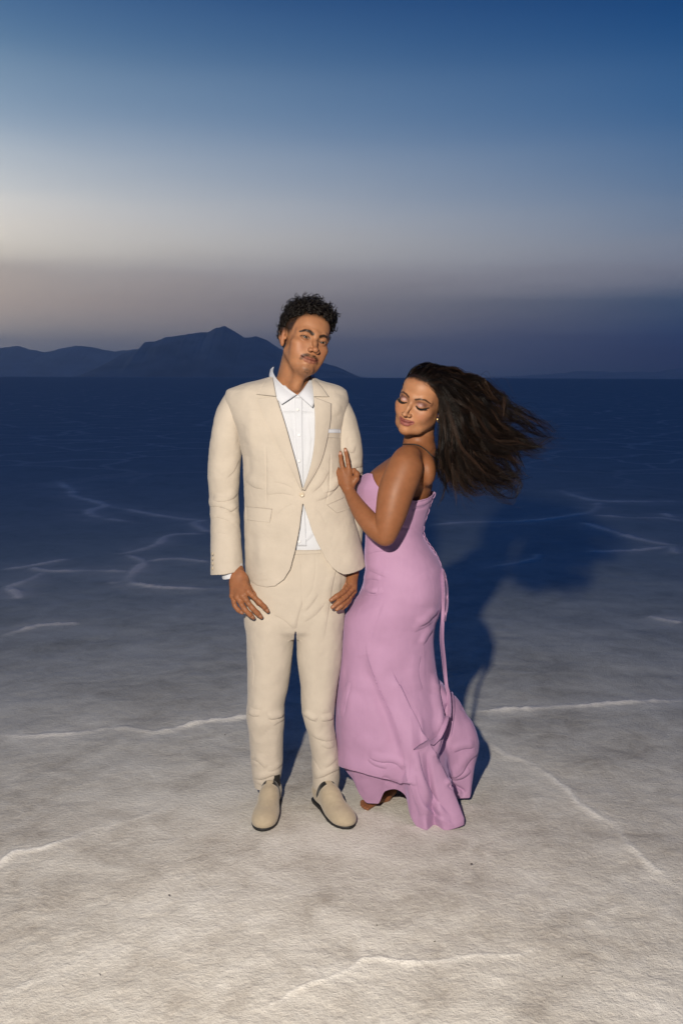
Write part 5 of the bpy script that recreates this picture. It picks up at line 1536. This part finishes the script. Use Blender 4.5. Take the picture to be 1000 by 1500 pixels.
def woman_hair():
    g = np.random.default_rng(5)
    guides = [
        [(640, 540, 3.36), (668, 546, 3.38), (684, 562, 3.41), (697, 582, 3.43), (718, 600, 3.44), (748, 612, 3.45), (778, 632, 3.45), (806, 650, 3.45)],
        [(645, 548, 3.34), (676, 566, 3.36), (696, 592, 3.38), (720, 620, 3.40), (755, 638, 3.42), (785, 650, 3.43), (806, 653, 3.43)],
        [(648, 560, 3.32), (674, 588, 3.33), (694, 620, 3.36), (722, 644, 3.38), (755, 652, 3.40), (778, 656, 3.4), (798, 655, 3.4)],
        [(650, 575, 3.30), (672, 605, 3.30), (695, 635, 3.33), (720, 655, 3.35), (748, 668, 3.37), (766, 676, 3.38)],
        [(655, 588, 3.29), (670, 625, 3.29), (685, 655, 3.31), (708, 680, 3.33), (735, 697, 3.35), (757, 712, 3.35), (752, 726, 3.35)],
        [(658, 600, 3.28), (665, 635, 3.28), (673, 665, 3.29), (693, 690, 3.31), (715, 708, 3.33), (734, 720, 3.33), (748, 716, 3.33)],
        [(660, 605, 3.30), (661, 640, 3.29), (662, 672, 3.29), (675, 696, 3.31), (692, 712, 3.32), (706, 722, 3.32), (722, 720, 3.32)],
        [(660, 608, 3.32), (656, 645, 3.31), (652, 672, 3.31), (660, 694, 3.33), (672, 708, 3.34), (690, 716, 3.34)],
        [(658, 612, 3.34), (650, 645, 3.35), (646, 670, 3.37), (652, 688, 3.40), (660, 702, 3.41), (668, 712, 3.41)],
        [(640, 545, 3.42), (670, 570, 3.48), (700, 600, 3.50), (725, 640, 3.50), (745, 672, 3.48), (758, 700, 3.46)],
        [(650, 580, 3.44), (675, 625, 3.48), (695, 660, 3.48), (705, 690, 3.46), (722, 710, 3.45)],
        [(655, 545, 3.38), (690, 560, 3.40), (715, 572, 3.42), (735, 588, 3.43), (744, 606, 3.43), (742, 622, 3.43)],
        [(655, 580, 3.33), (682, 615, 3.36), (706, 645, 3.38), (730, 668, 3.40), (750, 684, 3.41), (764, 690, 3.41)],
        [(655, 590, 3.34), (680, 635, 3.37), (700, 665, 3.39), (722, 688, 3.40), (740, 702, 3.40)],
        [(652, 556, 3.33), (686, 578, 3.34), (710, 604, 3.36), (732, 630, 3.38), (748, 648, 3.40), (758, 664, 3.40)],
    ]
    wisps = [
        [(650, 600, 3.29), (656, 650, 3.28), (664, 690, 3.29), (676, 712, 3.30), (690, 728, 3.30), (704, 738, 3.30)],
        [(648, 610, 3.30), (650, 660, 3.30), (656, 700, 3.33), (666, 722, 3.34), (668, 740, 3.34)],
        [(645, 615, 3.32), (646, 660, 3.36), (656, 700, 3.39), (652, 718, 3.39), (641, 734, 3.39)],
        [(645, 548, 3.34), (690, 575, 3.38), (735, 596, 3.42), (770, 606, 3.43), (798, 624, 3.44), (816, 646, 3.44)],
        [(640, 538, 3.36), (690, 556, 3.42), (740, 588, 3.45), (775, 622, 3.46), (800, 630, 3.46), (826, 628, 3.46)],
        [(648, 560, 3.32), (695, 605, 3.35), (735, 640, 3.39), (775, 648, 3.42), (805, 645, 3.42), (826, 654, 3.42)],
        [(650, 590, 3.29), (675, 640, 3.30), (710, 690, 3.33), (742, 700, 3.35), (762, 690, 3.36), (766, 676, 3.36)],
        [(650, 600, 3.28), (672, 660, 3.29), (702, 704, 3.32), (730, 722, 3.33), (756, 726, 3.33), (764, 706, 3.33)],
        [(640, 545, 3.42), (700, 592, 3.50), (742, 650, 3.49), (762, 676, 3.47), (774, 668, 3.47)],
    ]
    base = np.array([0, .012, .036]); rad = np.array([.0745, .096, .080]) * 1.03
    # scalp roots
    d = g.normal(size=(40000, 3)); d /= np.linalg.norm(d, axis=1, keepdims=True)
    p = base + d * rad
    ok = (wedge(p) > .002) & (p[:, 2] > -.035)
    roots = d[ok]
    rw = (MH.c * 0 + WH.c) + WH.s * ((base + roots * rad) @ WH.M.T)
    rp = proj(rw)
    m = 34
    T = np.linspace(0, 1, m)
    strandsP, R0, shade = [], [], []
    rl = base + roots * rad
    front_set = np.where((wedge(rl) < .022) & (rl[:, 1] < .0))[0]
    def make(gl, count, per, spread, sub, jitter, rr, front=False, lmin=.70):
        gl_w = np.array([W(*q) for q in gl])
        gs = WH.l(gl_w[:1])[0]; gd = (gs - base) / rad; gd /= np.linalg.norm(gd)
        # nearest part of the scalp feeds this lock
        sim = roots @ gd + .12 * g.normal(size=len(roots))
        idx = np.argsort(-sim)[:2600]
        if front:
            idx = front_set[np.argsort(-sim[front_set])[:max(60, int(len(front_set) * .45))]]
        for cidx in range(count):
            k = idx[g.integers(len(idx))]
            near = np.argsort(-(roots @ roots[k]))[:60]
            coff = g.normal(size=3) * spread
            coff[1] *= .9
            ph = g.random(2) * 6.28; wl = 1.5 + 1.9 * g.random(); wa = .008 + .017 * g.random()
            lng = lmin + (1.03 - lmin) * g.random()
            sh = .35 + 3.2 * g.random() ** 3.2
            for s in range(per):
                rd = roots[near[g.integers(len(near))]]
                pts = []
                for t in (0, .3, .62):
                    dd = rd * (1 - t) + gd * t; dd /= np.linalg.norm(dd) + 1e-9
                    pts.append(WH.c + WH.s * (WH.M @ (base + dd * rad * (1.0 + .055 * min(1, t * 2.2 + .25) + .05 * t * g.random()))))
                tail = gl_w[1:] + coff[None] * np.linspace(.45, 1, len(gl_w) - 1)[:, None]
                pts = np.vstack([pts, tail])
                P = spline(pts, 64)
                n = max(8, int(64 * lng * (1 - .12 * g.random())))
                P = P[np.linspace(0, n - 1, m).astype(int)] if False else np.stack([np.interp(np.linspace(0, n - 1, m), np.arange(64), P[:, i]) for i in range(3)], 1)
                grow = sstep(.08, .65, T)
                wv = wa * np.sin(ph[0] + wl * 6.28 * T) * grow; wv2 = wa * np.cos(ph[1] + wl * 5.4 * T) * grow
                off = g.normal(size=3) * sub
                P = P + off[None] * np.interp(T, [0, .3, .8, 1], [.25, .8, 1, .30])[:, None]
                P[:, 2] += wv; P[:, 0] += .45 * wv2; P[:, 1] += .6 * wv2
                if jitter:
                    P = P + (g.normal(size=3) * jitter)[None] * (T ** 2)[:, None]
                strandsP.append(P); R0.append(rr * (.7 + .6 * g.random())); shade.append(sh * (.8 + .4 * g.random()))
    dens = [7, 11, 15, 18, 20, 20, 18, 16, 11, 12, 18, 5, 16, 18, 12]
    for gl, dn_ in zip(guides, dens):
        make(gl, dn_, 20, .019, .0029, 0, .00060)
        make(gl, 12, 2, .020, .006, .03, .00040)
    for i in (0, 1, 2, 3, 4, 9, 11, 12):
        make(guides[i], 11 if i else 6, 17, .012, .0034, 0, .00058, front=True)
    for gl in wisps:
        make(gl, 4, 13, .006, .0020, 0, .00050, lmin=.92)
        make(gl, 5, 3, .014, .004, .02, .00036, lmin=.85)
    P = np.array(strandsP); S = len(P)
    # keep every lock outside the skull
    L = WH.l(P.reshape(-1, 3)); q = (L - base) / rad; ln = np.linalg.norm(q, axis=1)
    push = ln < 1.03
    L[push] = base + (q[push] / ln[push][:, None]) * rad * 1.03
    P = (WH.c + WH.s * (L @ WH.M.T)).reshape(S, m, 3)
    rr = np.array(R0)[:, None] * np.interp(T, [0, .1, .7, 1], [.8, 1, .85, .15])[None]
    v, f = strands(P, rr, 3)
    tipc = np.interp(T, [0, .35, 1], [.75, 1.0, 1.9])
    c = np.array([.0078, .0043, .0028])[None, None] * (np.array(shade)[:, None] * tipc[None])[..., None]
    wpart('hair', v, f, HAIRW, color=np.repeat(c.reshape(-1, 3), 3, axis=0))
    # lashes
    LP = []
    for s in (-1, 1):
        line = spline(np.array([(s * .0180, -.0855, -.0048), (s * .026, -.0892, -.0090), (s * .036, -.0885, -.0095), (s * .0455, -.0822, -.0062), (s * .050, -.0775, -.0030)]), 34)
        for i, q in enumerate(line):
            t = i / 33
            dr = np.array([s * (.1 + .75 * t), -.75 + .3 * t, -.55 + .15 * t]); dr /= np.linalg.norm(dr)
            ln_ = .0055 + .0045 * t
            pp = [q + dr * ln_ * u + np.array([0, 0, .0022]) * u ** 2 for u in np.linspace(0, 1, 6)]
            LP.append([WH.w(a) for a in pp])
    LP = np.array(LP)
    v, f = strands(LP, np.tile(np.array([.0007, .0007, .0006, .0005, .0004, .0002]), (len(LP), 1)), 3)
    wpart('eyelashes', v, f, STRAP, kind='stuff')

wtree = woman_body()
dtree = woman_dress()
woman_hair()
# thin dark shoulder strap
sp = []
for q in spline(np.array([(572, 656), (585, 652), (600, 651), (613, 653), (624, 660), (632, 668), (640, 674)], float), 40):
    h, nr = hit(wtree, *q)
    if h is not None: sp.append(h + (CP - h) / np.linalg.norm(CP - h) * .0018 + np.array([0, 0, .001]))
tv, tf = tube(np.array(sp), .0021, 6)
wpart('shoulder_strap', tv, tf, STRAP)
# hoop earring
ec = WH.w((.0770, .003, -.043))
t_ = np.linspace(0, 2 * math.pi, 28)
tv, tf = tube(np.stack([ec[0] + .0075 * np.cos(t_), ec[1] - .004 + .004 * np.cos(t_), ec[2] + .0095 * np.sin(t_)], 1), .0019, 6)
wpart('earring', tv, tf, GOLD)
